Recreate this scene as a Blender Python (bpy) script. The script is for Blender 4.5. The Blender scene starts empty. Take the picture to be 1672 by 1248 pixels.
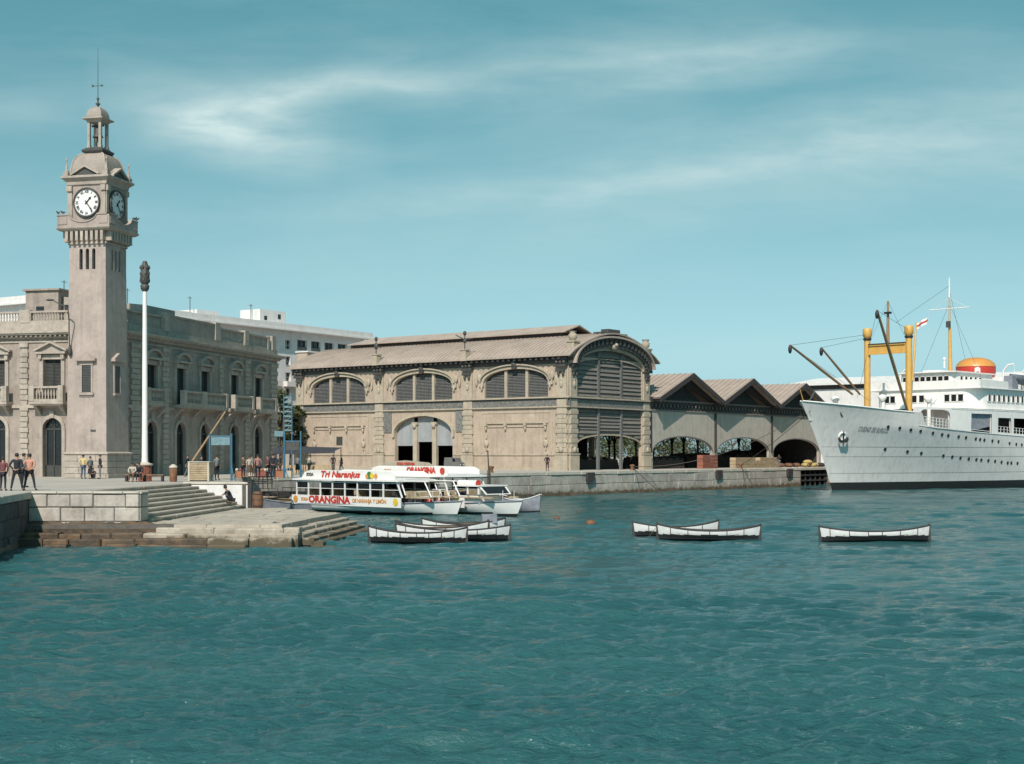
import bpy, bmesh, math, random
from math import sin, cos, pi, sqrt, radians as R
from mathutils import Vector, Matrix
import numpy as np
random.seed(7)
SC = bpy.context.scene
COL = SC.collection
F = 2347.0; EYE = 1.75; WZ = -2.4          # focal length (px of the photo), eye height, water level

# ------------------------------------------------------------------ camera
cd = bpy.data.cameras.new('camera'); cam = bpy.data.objects.new('camera', cd); COL.objects.link(cam)
cam.location = (0, 0, EYE); cam.rotation_euler = (R(90), 0, 0)
cd.sensor_width = 36; cd.lens = 36*F/1672; cd.shift_y = 118/1672; cd.clip_end = 9000; cd.clip_start = .5
SC.camera = cam
# ------------------------------------------------------------------ light
SUN_AZ, SUN_EL = 191.5, 43.0                # compass style: clockwise from +Y
sd = bpy.data.lights.new('sun', 'SUN'); so = bpy.data.objects.new('sun', sd); COL.objects.link(so)
sd.energy = 4.8; sd.angle = R(.55); sd.color = (1, .885, .79)
sv = Vector((sin(R(SUN_AZ))*cos(R(SUN_EL)), cos(R(SUN_AZ))*cos(R(SUN_EL)), sin(R(SUN_EL))))
so.rotation_euler = sv.to_track_quat('Z', 'Y').to_euler(); so.location = (0, -20, 60)

W = bpy.data.worlds.new('World'); SC.world = W; W.use_nodes = True
N = W.node_tree.nodes; LK = W.node_tree.links; N.clear()
def wn(t, **k):
    n = N.new(t)
    for a, b in k.items(): setattr(n, a, b)
    return n
def wmath(op, a, b=None, c=None, clamp=False):
    n = wn('ShaderNodeMath', operation=op); n.use_clamp = clamp
    for i, v in enumerate((a, b, c)):
        if v is None: continue
        if isinstance(v, (int, float)): n.inputs[i].default_value = v
        else: LK.new(v, n.inputs[i])
    return n.outputs[0]
sky = wn('ShaderNodeTexSky', sky_type='NISHITA'); sky.sun_disc = False
sky.sun_elevation = R(SUN_EL); sky.sun_rotation = R(SUN_AZ); sky.air_density = 1.0; sky.dust_density = 1.2; sky.ozone_density = 1.0
tint = wn('ShaderNodeMix', data_type='RGBA', blend_type='MULTIPLY'); tint.inputs[0].default_value = 1
bw_ = wn('ShaderNodeRGBToBW'); LK.new(sky.outputs[0], bw_.inputs[0]); LK.new(bw_.outputs[0], tint.inputs[6]); tint.inputs[7].default_value = (1, 1, 1, 1)
tc = wn('ShaderNodeTexCoord'); sx = wn('ShaderNodeSeparateXYZ'); LK.new(tc.outputs['Generated'], sx.inputs[0])
crp = wn('ShaderNodeValToRGB'); LK.new(sx.outputs[2], crp.inputs[0])
crp.color_ramp.elements[0].position = 0; crp.color_ramp.elements[0].color = (.76, 1.13, 1.19, 1); crp.color_ramp.elements[1].position = .35; crp.color_ramp.elements[1].color = (.33, 1.14, 1.42, 1)
LK.new(crp.outputs[0], tint.inputs[7])
yy = wmath('MAXIMUM', sx.outputs[1], .05)
az = wmath('DIVIDE', sx.outputs[0], yy); el = wmath('DIVIDE', sx.outputs[2], yy)     # slopes of the view direction in the world
def cvec(sa, se, off):
    c = wn('ShaderNodeCombineXYZ'); LK.new(wmath('MULTIPLY', az, sa), c.inputs[0]); LK.new(wmath('MULTIPLY', el, se), c.inputs[1]); c.inputs[2].default_value = off
    return c.outputs[0]
def noise(vec, scale, det=5, rough=.55, dist=0):
    n = wn('ShaderNodeTexNoise'); LK.new(vec, n.inputs['Vector']); n.inputs['Scale'].default_value = scale
    n.inputs['Detail'].default_value = det; n.inputs['Roughness'].default_value = rough; n.inputs['Distortion'].default_value = dist
    return n.outputs[0]
warp = wmath('MULTIPLY', wmath('SUBTRACT', noise(cvec(1, 1.6, 0), 5, 3), .5), .045)
def streak(a0, e0, slope, half, wlo, curve=0.0):
    # soft band of cirrus round the line e = e0 + slope*(a-a0) + curve*(a-a0)^2
    d = wmath('SUBTRACT', az, a0)
    line = wmath('ADD', wmath('MULTIPLY', d, slope), e0)
    if curve: line = wmath('ADD', line, wmath('MULTIPLY', wmath('MULTIPLY', d, d), curve))
    dist = wmath('ABSOLUTE', wmath('SUBTRACT', wmath('ADD', el, warp), line))
    m = wmath('SUBTRACT', 1, wmath('DIVIDE', dist, wlo), clamp=True)
    e = wmath('SUBTRACT', 1, wmath('DIVIDE', wmath('ABSOLUTE', d), half), clamp=True)
    return wmath('MULTIPLY', wmath('POWER', m, 1.35), wmath('POWER', e, .8))
def amap(px, py): return (px-836)/F, (742-py)/F
layers = []
for (px, py, sl, half, wd, cu, amt) in [(345, 205, -.22, .09, .044, 0, .50), (430, 228, -.14, .09, .040, 0, .42), (430, 172, .28, .11, .022, 0, .34), (600, 145, -.02, .14, .020, 0, .24), (950, 108, .10, .32, .034, 0, .28), (1110, 130, .26, .14, .032, 0, .22), (1000, 297, .10, .28, .016, 0, .22), (1380, 262, .13, .36, .055, 0, .36), (40, 190, -.10, .08, .02, 0, .14), (1500, 185, .16, .2, .035, 0, .14)]:
    a0, e0 = amap(px, py)
    layers.append(wmath('MULTIPLY', streak(a0, e0, sl, half, wd, cu), amt))
tot = layers[0]
for l in layers[1:]: tot = wmath('ADD', tot, l)
fib = noise(cvec(1, 5.0, 3.1), 9, 7, .6, .5)
fib2 = noise(cvec(1.0, 3.2, 9.7), 26, 5, .6, .3)
fm = wmath('ADD', wmath('MULTIPLY', fib, 1.7), wmath('SUBTRACT', wmath('MULTIPLY', fib2, 1.1), .38), clamp=False)
veil = wmath('MULTIPLY', wmath('SUBTRACT', noise(cvec(.7, 3.4, 6.0), 5, 6, .6, .3), .43, clamp=True), .60)
cl = wmath('ADD', wmath('MULTIPLY', tot, fm), veil, clamp=True)
cl = wmath('MULTIPLY', cl, 1.0, clamp=True)
mixc = wn('ShaderNodeMix', data_type='RGBA'); LK.new(cl, mixc.inputs[0]); LK.new(tint.outputs[2], mixc.inputs[6]); mixc.inputs[7].default_value = (6.4, 8.0, 8.0, 1)
# the print's cyan sky: pull the gradient together (bright horizon stays pale cyan)
bg = wn('ShaderNodeBackground'); bg.inputs[1].default_value = .10; LK.new(mixc.outputs[2], bg.inputs[0])
wo = wn('ShaderNodeOutputWorld'); LK.new(bg.outputs[0], wo.inputs[0])
SC.view_settings.view_transform = 'Standard'; SC.view_settings.look = 'None'
SC.view_settings.exposure = 0; SC.view_settings.gamma = 1; SC.view_settings.use_curve_mapping = False

# ------------------------------------------------------------------ helpers
class MB:
    """collects shapes, builds ONE mesh object"""
    def __init__(s, M=None, fn=None): s.v = []; s.f = []; s.mi = []; s.M = M or Matrix(); s.fn = fn; s.cm = 0; s.smooth = []
    def add(s, vs, fs, smooth=False):
        b = len(s.v)
        for p in vs:
            p = Vector(p)
            if s.fn: p = Vector(s.fn(p))
            s.v.append(tuple(s.M @ p))
        for q in fs: s.f.append(tuple(b+i for i in q)); s.mi.append(s.cm); s.smooth.append(smooth)
        return s
    def box(s, x0, x1, y0, y1, z0, z1):
        return s.add([(x0,y0,z0),(x1,y0,z0),(x1,y1,z0),(x0,y1,z0),(x0,y0,z1),(x1,y0,z1),(x1,y1,z1),(x0,y1,z1)],
            [(0,3,2,1),(4,5,6,7),(0,1,5,4),(1,2,6,5),(2,3,7,6),(3,0,4,7)])
    def frust(s, hx0, hy0, z0, hx1, hy1, z1, cx=0, cy=0):
        return s.add([(cx-hx0,cy-hy0,z0),(cx+hx0,cy-hy0,z0),(cx+hx0,cy+hy0,z0),(cx-hx0,cy+hy0,z0),(cx-hx1,cy-hy1,z1),(cx+hx1,cy-hy1,z1),(cx+hx1,cy+hy1,z1),(cx-hx1,cy+hy1,z1)],
            [(0,3,2,1),(4,5,6,7),(0,1,5,4),(1,2,6,5),(2,3,7,6),(3,0,4,7)])
    def bbox(s, x0, x1, y0, y1, z0, z1, c=.03):
        """box with chamfered vertical and top edges on the outward side"""
        return s.add([(x0,y0+c,z0),(x1,y0+c,z0),(x1,y1,z0),(x0,y1,z0),(x0,y0+c,z1),(x1,y0+c,z1),(x1,y1,z1),(x0,y1,z1),
                      (x0+c,y0,z0+c),(x1-c,y0,z0+c),(x1-c,y0,z1-c),(x0+c,y0,z1-c)],
            [(0,3,2,1),(4,5,6,7),(1,2,6,5),(3,0,4,7),(2,3,7,6),(8,9,10,11),(0,1,9,8),(1,5,10,9),(5,4,11,10),(4,0,8,11)])
    def prism(s, pts, y0, y1):
        """polygon in the x-z plane pushed from y0 to y1"""
        n = len(pts)
        return s.add([(p[0],y0,p[1]) for p in pts]+[(p[0],y1,p[1]) for p in pts],
            [tuple(range(n)), tuple(range(2*n-1, n-1, -1))]+[(i, i+n, (i+1)%n+n, (i+1)%n) for i in range(n)])
    def hprism(s, pts, z0, z1):
        n = len(pts)
        return s.add([(p[0],p[1],z0) for p in pts]+[(p[0],p[1],z1) for p in pts],
            [tuple(range(n-1,-1,-1)), tuple(range(n, 2*n))]+[(i, (i+1)%n, (i+1)%n+n, i+n) for i in range(n)])
    def cyl(s, p0, p1, r0, r1=None, n=8, smooth=True):
        r1 = r0 if r1 is None else r1
        p0 = Vector(p0); p1 = Vector(p1); d = (p1-p0)
        if d.length < 1e-6: return s
        d.normalize(); a = d.orthogonal().normalized(); b = d.cross(a)
        vs = []
        for p, r in ((p0, r0), (p1, r1)):
            for i in range(n):
                t = 2*pi*i/n; vs.append(p+a*(r*cos(t))+b*(r*sin(t)))
        s.add(vs, [(i, (i+1)%n, (i+1)%n+n, i+n) for i in range(n)], smooth)
        return s.add(vs, [tuple(range(n-1,-1,-1)), tuple(range(n,2*n))])
    def tube(s, pts, r, n=6):
        for a, b in zip(pts[:-1], pts[1:]): s.cyl(a, b, r, r, n)
        return s
    def lathe(s, prof, n=16, c=(0,0,0), sy=1.0, ph=0.0, smooth=True):
        vs = []; m = len(prof)
        for (r, z) in prof:
            for i in range(n):
                t = 2*pi*i/n+ph; vs.append((c[0]+r*cos(t), c[1]+sy*r*sin(t), c[2]+z))
        fs = []
        for j in range(m-1):
            for i in range(n): fs.append((j*n+i, j*n+(i+1)%n, (j+1)*n+(i+1)%n, (j+1)*n+i))
        s.add(vs, fs, smooth)
        return s.add([vs[i] for i in range(n)]+[vs[(m-1)*n+i] for i in range(n)], [tuple(range(n-1,-1,-1)), tuple(range(n,2*n))])
    def sqlathe(s, prof, c=(0,0,0)):
        """square plan profile (half width, z)"""
        vs = []; m = len(prof)
        for (h, z) in prof: vs += [(c[0]-h,c[1]-h,c[2]+z),(c[0]+h,c[1]-h,c[2]+z),(c[0]+h,c[1]+h,c[2]+z),(c[0]-h,c[1]+h,c[2]+z)]
        fs = [(3,2,1,0), tuple(range(4*m-4, 4*m))]
        for j in range(m-1):
            for i in range(4): fs.append((j*4+i, j*4+(i+1)%4, (j+1)*4+(i+1)%4, (j+1)*4+i))
        return s.add(vs, fs)
    def ball(s, c, rx, ry=None, rz=None, n=10, m=7):
        ry = rx if ry is None else ry; rz = rx if rz is None else rz
        vs = []; fs = []
        for j in range(m+1):
            a = -pi/2+pi*j/m
            for i in range(n):
                t = 2*pi*i/n; vs.append((c[0]+rx*cos(a)*cos(t), c[1]+ry*cos(a)*sin(t), c[2]+rz*sin(a)))
        for j in range(m):
            for i in range(n): fs.append((j*n+i, j*n+(i+1)%n, (j+1)*n+(i+1)%n, (j+1)*n+i))
        return s.add(vs, fs, True)
    def band(s, u0, u1, z0, z1, ops, dep=.35, back=False, y=0.0, seg=14):
        """wall strip in the x-z plane facing -y with openings (uc, w, zb, zspring, rise) and reveals 'dep' deep"""
        def q(a, b, c, d): s.add([a, b, c, d], [(0,1,2,3)])
        ops = sorted(ops); cur = u0
        ys = [(y, 1)] + ([(y+dep, -1)] if back else [])
        def rect(a, b, c, d):
            if b-a < 1e-4 or d-c < 1e-4: return
            for yy_, sg in ys:
                if sg > 0: q((a,yy_,c),(b,yy_,c),(b,yy_,d),(a,yy_,d))
                else: q((b,yy_,c),(a,yy_,c),(a,yy_,d),(b,yy_,d))
        for (uc, w, zb, zs, rise) in ops:
            a, b = uc-w/2, uc+w/2
            rect(cur, a, z0, z1)
            if zb > z0: rect(a, b, z0, zb)
            k = seg if rise > 0 else 1
            zt = lambda u: zs + (rise*sqrt(max(0, 1-((u-uc)/(w/2))**2)) if rise > 0 else 0)
            us = [uc-w/2*cos(pi*i/k) for i in range(k+1)]
            for p, r in zip(us[:-1], us[1:]):
                for yy_, sg in ys:
                    A = [(p,yy_,zt(p)),(r,yy_,zt(r)),(r,yy_,z1),(p,yy_,z1)]
                    q(*(A if sg > 0 else A[::-1]))
                q((p,y,zt(p)),(p,y+dep,zt(p)),(r,y+dep,zt(r)),(r,y,zt(r)))
            q((a,y,zb),(a,y+dep,zb),(a,y+dep,zs),(a,y,zs)); q((b,y,zb),(b,y,zs),(b,y+dep,zs),(b,y+dep,zb))
            if zb > z0 or zb > .01: q((a,y,zb),(b,y,zb),(b,y+dep,zb),(a,y+dep,zb))
            cur = b
        rect(cur, u1, z0, z1)
        return s
    def arch(s, uc, w, zs, rise, th, y0, y1, seg=16, legs=0.0):
        """arched moulding band of thickness th outside an opening"""
        def pt(k, o):
            t = pi*k/seg; return (uc-(w/2+o)*cos(t), zs+(rise+o)*sin(t))
        inn = [pt(k, 0) for k in range(seg+1)]; out = [pt(k, th) for k in range(seg+1)]
        if legs: inn = [(uc-w/2, zs-legs)]+inn+[(uc+w/2, zs-legs)]; out = [(uc-w/2-th, zs-legs)]+out+[(uc+w/2+th, zs-legs)]
        for k in range(len(inn)-1):
            a, b, c, d = inn[k], inn[k+1], out[k+1], out[k]
            s.add([(a[0],y0,a[1]),(b[0],y0,b[1]),(c[0],y0,c[1]),(d[0],y0,d[1]),(a[0],y1,a[1]),(b[0],y1,b[1]),(c[0],y1,c[1]),(d[0],y1,d[1])],
                  [(0,1,2,3),(0,4,5,1),(3,2,6,7),(7,6,5,4)]+([(0,3,7,4)] if k == 0 else [])+([(1,5,6,2)] if k == len(inn)-2 else []))
        return s
    def mesh(s, name, mats):
        me = bpy.data.meshes.new(name); me.from_pydata(s.v, [], s.f)
        for m in (mats if isinstance(mats, (list, tuple)) else [mats]): me.materials.append(m)
        me.polygons.foreach_set('material_index', s.mi); me.polygons.foreach_set('use_smooth', s.smooth); me.update()
        return me
    def build(s, name, mats, parent=None, kind=None, **k):
        return link(name, s.mesh(name, mats), parent, kind, **k)
def link(name, me, parent=None, kind=None, loc=None, rz=0, label=None):
    o = bpy.data.objects.new(name, me); COL.objects.link(o)
    if parent is not None: o.parent = parent
    if kind: o['kind'] = kind
    if loc is not None: o.location = loc
    if rz: o.rotation_euler = (0, 0, rz)
    if label: o['label'] = label
    return o
def tag(o, label, cat, group=None):
    o['label'] = label; o['category'] = cat
    if group: o['group'] = group
    return o
def thing(name, label, cat, loc=(0,0,0), rz=0, group=None):
    o = bpy.data.objects.new(name, None); COL.objects.link(o); o.location = loc; o.rotation_euler = (0, 0, rz); o.empty_display_size = .5
    return tag(o, label, cat, group)
def copy_tree(o, parent=None, loc=None, rz=None, label=None):
    c = o.copy(); COL.objects.link(c)
    if parent is not None: c.parent = parent
    if loc is not None: c.location = loc
    if rz is not None: c.rotation_euler = (0, 0, rz)
    if label: c['label'] = label
    for ch in [x for x in COL.objects if x.parent == o]: copy_tree(ch, c)
    return c
def X(px, D): return (px-836)/F*D
def Z(py, D): return EYE-(py-742)/F*D
def G(px, py, z=0.0):
    D = (EYE-z)*F/(py-742); return (X(px, D), D, z)
def rotz(a): return Matrix.Rotation(a, 4, 'Z')
def text_mesh(txt, size, depth=.01, bold=0.0, shear=0.0, align='CENTER', space=1.0):
    c = bpy.data.curves.new('t', 'FONT'); c.body = txt; c.size = size; c.extrude = depth; c.offset = bold; c.shear = shear
    c.align_x = align; c.align_y = 'CENTER'; c.space_character = space; c.resolution_u = 3
    o = bpy.data.objects.new('t', c); COL.objects.link(o)
    me = bpy.data.meshes.new_from_object(o.evaluated_get(bpy.context.evaluated_depsgraph_get()))
    bpy.data.objects.remove(o); bpy.data.curves.remove(c)
    return me
def text_on(mb, txt, size, M, depth=.01, **k):
    """letters (text plane x-z facing -y) appended to an MB"""
    me = text_mesh(txt, size, depth, **k)
    vs = [M @ Vector((v.co.x, -v.co.z, v.co.y)) for v in me.vertices]
    mb.add(vs, [tuple(p.vertices) for p in me.polygons]); bpy.data.meshes.remove(me)

# ------------------------------------------------------------------ materials
MATS = {}
def mat(name, col, rough=.85, var=.18, sc=1.2, bump=.0, bsc=12, metal=0.0, grime=0.0, col2=None, streaks=0.0, spec=.5, sc2=None, aniso=(1,1,1), tide=False):
    m = bpy.data.materials.new(name); m.use_nodes = True; MATS[name] = m
    nt = m.node_tree; n = nt.nodes; L = nt.links; p = n['Principled BSDF']
    p.inputs['Roughness'].default_value = rough; p.inputs['Metallic'].default_value = metal; p.inputs['Specular IOR Level'].default_value = spec
    geo = n.new('ShaderNodeNewGeometry')
    mp = n.new('ShaderNodeMapping'); mp.inputs['Scale'].default_value = aniso; L.new(geo.outputs['Position'], mp.inputs[0])
    def nz(scale, det=6, r=.6, vec=None):
        t = n.new('ShaderNodeTexNoise'); t.inputs['Scale'].default_value = scale; t.inputs['Detail'].default_value = det; t.inputs['Roughness'].default_value = r
        L.new(vec or mp.outputs[0], t.inputs['Vector']); return t.outputs[0]
    def ramp(src, a, b, lo, hi):
        t = n.new('ShaderNodeMapRange'); L.new(src, t.inputs[0]); t.inputs[1].default_value = a; t.inputs[2].default_value = b; t.inputs[3].default_value = lo; t.inputs[4].default_value = hi
        return t.outputs[0]
    def mixc(fac, A, B, bt='MIX'):
        t = n.new('ShaderNodeMix'); t.data_type = 'RGBA'; t.blend_type = bt
        for i, v in ((0, fac), (6, A), (7, B)):
            if isinstance(v, (float, int)): t.inputs[i].default_value = v
            elif isinstance(v, tuple): t.inputs[i].default_value = (*v, 1)
            else: L.new(v, t.inputs[i])
        return t.outputs[2]
    c = mixc(ramp(nz(sc), .3, .7, 0, 1), tuple(x*(1-var) for x in col), tuple(min(x*(1+var), .95) for x in col))
    c = mixc(ramp(nz(sc*7, 3), .35, .65, 0, 1), c, mixc(1.0, c, (1-var*.6,)*3, 'MULTIPLY'))
    if col2: c = mixc(ramp(nz(sc2 or sc*.35, 5), .47, .66, 0, .85), c, col2)
    if grime:
        c = mixc(ramp(nz(sc*2.3, 8, .7), .5, .75, 0, grime), c, (.10, .085, .07))
    if streaks:
        m2 = n.new('ShaderNodeMapping'); m2.inputs['Scale'].default_value = (1, 1, .07); L.new(geo.outputs['Position'], m2.inputs[0])
        c = mixc(ramp(nz(2.6, 6, .65, m2.outputs[0]), .5, .74, 0, streaks), c, (.16, .14, .12))
    if tide:   # dark weed and wet stone up to the tide line, with a ragged upper edge
        sp = n.new('ShaderNodeSeparateXYZ'); L.new(geo.outputs['Position'], sp.inputs[0])
        ad = n.new('ShaderNodeMath'); ad.operation = 'ADD'; L.new(sp.outputs[2], ad.inputs[0]); L.new(ramp(nz(1.3, 7, .7), .3, .7, -.28, .28), ad.inputs[1])
        c = mixc(ramp(ad.outputs[0], -2.14, -1.98, .92, 0), c, (.045, .042, .026)); c = mixc(ramp(ad.outputs[0], -1.98, -1.6, .40, 0), c, (.17, .12, .07))
    # every separate piece gets its own slight tone
    oi = n.new('ShaderNodeObjectInfo'); c = mixc(1.0, c, ramp(oi.outputs['Random'], 0, 1, 1-var*.55, 1.0), 'MULTIPLY')
    L.new(c, p.inputs['Base Color'])
    if bump:
        b = n.new('ShaderNodeBump'); b.inputs['Strength'].default_value = bump; b.inputs['Distance'].default_value = .05
        L.new(nz(bsc, 5), b.inputs['Height']); L.new(b.outputs[0], p.inputs['Normal'])
    return m
M_stone = mat('facade_stone', (.375, .308, .262), .9, .17, .8, .35, 9, grime=.45, streaks=.5)
M_tower = mat('tower_render', (.41, .332, .293), .9, .14, .6, .35, 14, grime=.3, streaks=.45)
M_trim = mat('trim_stone', (.44, .375, .315), .88, .16, 1.2, .3, 10, grime=.4, streaks=.45)
M_hall = mat('hall_stone', (.475, .37, .285), .9, .14, .7, .3, 10, grime=.3, streaks=.5)
M_halltrim = mat('hall_trim', (.45, .375, .285), .9, .12, 1.1, .2, 10, grime=.3, streaks=.35)
M_frieze = mat('tile_frieze', (.25, .24, .22), .7, .5, 4.0, grime=.3)
M_hroof = mat('hall_roof_sheet', (.405, .322, .268), .8, .14, .5, .1, 6, streaks=.25)
M_sroof = mat('shed_roof_sheet', (.385, .305, .255), .8, .12, .6, .1, 6, streaks=.3)
M_louver = mat('grey_louvre', (.15, .145, .14), .7, .15, 1.5, grime=.2)
M_slate = mat('grey_boarding', (.21, .185, .16), .8, .25, 2.5, .2, 12, grime=.4, aniso=(1,1,3))
M_darkwood = mat('dark_timber', (.05, .042, .04), .8, .25, 2)
M_glass = mat('window_glass', (.018, .02, .022), .12, .2, 1)
M_shutter = mat('window_shutter', (.055, .055, .05), .6, .25, 3)
M_frame = mat('window_frame', (.26, .22, .19), .6, .2, 3)
M_copper = mat('cast_iron', (.07, .065, .06), .6, .3, 3)
M_white = mat('white_paint', (.76, .73, .70), .45, .05, 1.5, grime=.06)
M_whitewall = mat('white_render', (.70, .67, .65), .85, .08, .8, grime=.12, streaks=.2)
M_dome = mat('dome_lead', (.34, .285, .245), .7, .12, 1.5, .1, 8, grime=.2, streaks=.3)
M_black = mat('black_paint', (.022, .02, .02), .5, .2, 2)
M_quay = mat('quay_stone', (.50, .445, .385), .92, .18, .7, .5, 6, grime=.5, streaks=.4, col2=(.30, .265, .235), tide=True)
M_quaycap = mat('quay_coping', (.55, .49, .41), .9, .12, 1.0, .3, 6, grime=.25)
M_pave = mat('quay_paving', (.46, .41, .36), .95, .12, .35, .2, 5, grime=.18, col2=(.36, .32, .285))
M_step = mat('step_stone', (.47, .405, .33), .92, .2, .9, .5, 7, grime=.5, tide=True)
M_weed = mat('seaweed_rock', (.10, .07, .045), .7, .5, 1.6, .8, 7, col2=(.20, .12, .06), sc2=1.1)
M_joint = mat('dark_joint_mortar', (.13, .115, .10), .95, .3, 2)  # dark mortar tone between and behind the blocks
M_shadewall = mat('shaded_quay_stone', (.06, .06, .062), .8, .45, 1.5, .5, 6, col2=(.11, .13, .14))  # shade of the unlit wall faces put into a near-black stone colour
M_yellow = mat('mast_yellow', (.66, .37, .09), .5, .10, 2, grime=.1)
M_orange = mat('funnel_orange', (.60, .27, .07), .4, .05, 1)
M_red = mat('red_paint', (.52, .045, .03), .45, .08, 2)
M_hull = mat('ship_hull_paint', (.66, .63, .605), .5, .06, .35, streaks=.28, grime=.12)
M_shipwhite = mat('ship_white', (.80, .765, .73), .5, .05, .8, grime=.08, streaks=.14)
M_blue = mat('blue_steel', (.045, .14, .21), .5, .15, 3)
M_wood = mat('spar_wood', (.30, .19, .10), .7, .2, 4)
M_rope = mat('rope', (.11, .085, .065), .9, .2, 9)
M_brick = mat('brick', (.32, .12, .08), .85, .25, 5)
M_crate = mat('crate_wood', (.46, .35, .22), .8, .25, 3, grime=.3)
M_rowwhite = mat('boat_white', (.68, .66, .64), .5, .08, 3, grime=.22)
M_tarp = mat('dark_canvas', (.05, .05, .06), .85, .25, 3)
M_rust = mat('rusty_iron', (.22, .10, .05), .8, .4, 4)
M_leaf = mat('foliage', (.07, .09, .035), .7, .45, .9, col2=(.12, .12, .04))
M_bark = mat('bark', (.12, .09, .065), .9, .3, 5)
M_lemon = mat('lemon_yellow', (.72, .52, .05), .5, .1, 4)
M_green = mat('leaf_green_print', (.05, .18, .06), .5, .1, 4)
M_purple = mat('grey_blue_wood', (.26, .27, .31), .7, .25, 2.5, grime=.3)
M_skin = mat('skin', (.42, .22, .14), .6, .05, 5)
M_hair = mat('hair', (.03, .022, .018), .7, .2, 9)
M_shoe = mat('shoe_leather', (.03, .022, .018), .5, .2, 9)
def water_mat():
    m = bpy.data.materials.new('harbour_water'); m.use_nodes = True; n = m.node_tree.nodes; L = m.node_tree.links; p = n['Principled BSDF']
    geo = n.new('ShaderNodeNewGeometry')
    def nz(sx, sy, scale, det, r=.55, dist=0.0):
        mp = n.new('ShaderNodeMapping'); mp.inputs['Scale'].default_value = (sx, sy, 1); mp.inputs['Rotation'].default_value = (0, 0, R(9)); L.new(geo.outputs['Position'], mp.inputs[0])
        t = n.new('ShaderNodeTexNoise'); t.inputs['Scale'].default_value = scale; t.inputs['Detail'].default_value = det; t.inputs['Roughness'].default_value = r; t.inputs['Distortion'].default_value = dist
        L.new(mp.outputs[0], t.inputs[0]); return t.outputs[0]
    mx = n.new('ShaderNodeMix'); mx.data_type = 'RGBA'; mr = n.new('ShaderNodeMapRange'); L.new(nz(.6, 1.6, .09, 4), mr.inputs[0]); mr.inputs[1].default_value = .35; mr.inputs[2].default_value = .65
    L.new(mr.outputs[0], mx.inputs[0]); mx.inputs[6].default_value = (.019, .082, .088, 1); mx.inputs[7].default_value = (.030, .106, .110, 1)
    L.new(mx.outputs[2], p.inputs['Base Color']); p.inputs['Roughness'].default_value = .09; p.inputs['IOR'].default_value = 1.33
    b1 = n.new('ShaderNodeBump'); b1.inputs['Strength'].default_value = 1; b1.inputs['Distance'].default_value = .12; L.new(nz(.8, 1.9, 2.8, 5, .62, .2), b1.inputs['Height'])
    b2 = n.new('ShaderNodeBump'); b2.inputs['Strength'].default_value = .8; b2.inputs['Distance'].default_value = .035; L.new(nz(.8, 1.8, 8, 4, .6), b2.inputs['Height']); L.new(b1.outputs[0], b2.inputs['Normal'])
    L.new(b2.outputs[0], p.inputs['Normal'])
    return m
M_water = water_mat()

# ================================================================== water
def build_water():
    Ds = np.concatenate([[-80, -30, 0, 6], np.geomspace(11, 240, 780), [300, 420, 700, 1500, 4000]])
    nc = 600
    t = np.linspace(-1, 1, nc)
    hw = np.where(Ds < 11, 200, np.where(Ds > 241, 4000, .62*np.maximum(Ds, 11)+10))
    XX = hw[:, None]*t[None, :]; YY = np.repeat(Ds[:, None], nc, 1)
    ZZ = np.zeros_like(XX); rng = np.random.default_rng(4)
    sp = np.maximum(np.gradient(Ds)[:, None], (2*hw/nc)[:, None]*.8)
    for i in range(60):
        lam = .30*(1.068**i)          # .3 m .. 15 m
        th = rng.normal(-1.45, .42)   # wind from the right front
        k = 2*pi/lam; ph = rng.uniform(0, 2*pi); A = .0178*lam**.9*(1 if lam < .75 else (.75/lam)**.85)
        wgt = np.clip(lam/(3.0*sp)-.6, 0, 1)
        s = np.sin(k*(XX*cos(th)+YY*sin(th))+ph+.8*np.sin(.11*XX+.07*YY+i))
        ZZ += wgt*A*(s+.45*(s*s-.5))
    patch = .85+.30*np.sin(.05*XX+.8*np.sin(.043*YY))*np.sin(.061*YY+1+.7*np.sin(.05*XX))+.22*np.sin(.13*XX+1.3*np.sin(.09*YY)+2)*np.sin(.21*YY+.9*np.sin(.11*XX))
    ZZ *= patch
    ZZ += WZ
    co = np.stack([XX, YY, ZZ], -1).reshape(-1, 3).astype(np.float32)
    nr = len(Ds); a = (np.arange(nr-1)[:, None]*nc+np.arange(nc-1)[None, :]).reshape(-1)
    fs = np.stack([a, a+1, a+nc+1, a+nc], -1).astype(np.int32)
    me = bpy.data.meshes.new('water'); me.vertices.add(len(co)); me.vertices.foreach_set('co', co.ravel())
    me.loops.add(fs.size); me.loops.foreach_set('vertex_index', fs.ravel()); me.polygons.add(len(fs))
    me.polygons.foreach_set('loop_start', np.arange(0, fs.size, 4, dtype=np.int32)); me.update(calc_edges=True)
    me.polygons.foreach_set('use_smooth', np.ones(len(fs), bool)); me.materials.append(M_water)
    link('water', me, kind='structure')
build_water()

# ================================================================== quays
QP = Vector((6.6, 146.7)); QD = Vector((.6, .8)); QN = Vector((.8, -.6))   # long quay: point, direction, outward normal
def q(w, out=0.0): p = QP+QD*w+QN*out; return (p.x, p.y)
PA, PB, PC = (-12.0, 5.0), (-22.7, 67.5), (-17.5, 67.5)
ST0, ST1 = (-21.0, 69.0), (-20.0, 87.4)           # line of the top stair
PD = (-16.0, 87.4); PE = (-16.3, 89.0); PF = q(-48.5)
BAY0, BAY1 = 52.0, 60.5
poly = [PA, PB, PC, (-17.5, 69.0), ST0, ST1, PD, PE, PF, q(BAY0), q(BAY0, -7), q(BAY1, -7), q(BAY1), q(420), (900, 2600), (-1800, 2600), (-1800, 5)]
g = MB(); g.add([(x, y, 0) for x, y in poly], [tuple(range(len(poly)))]); g.build('quay_ground', M_pave, kind='structure')

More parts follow.
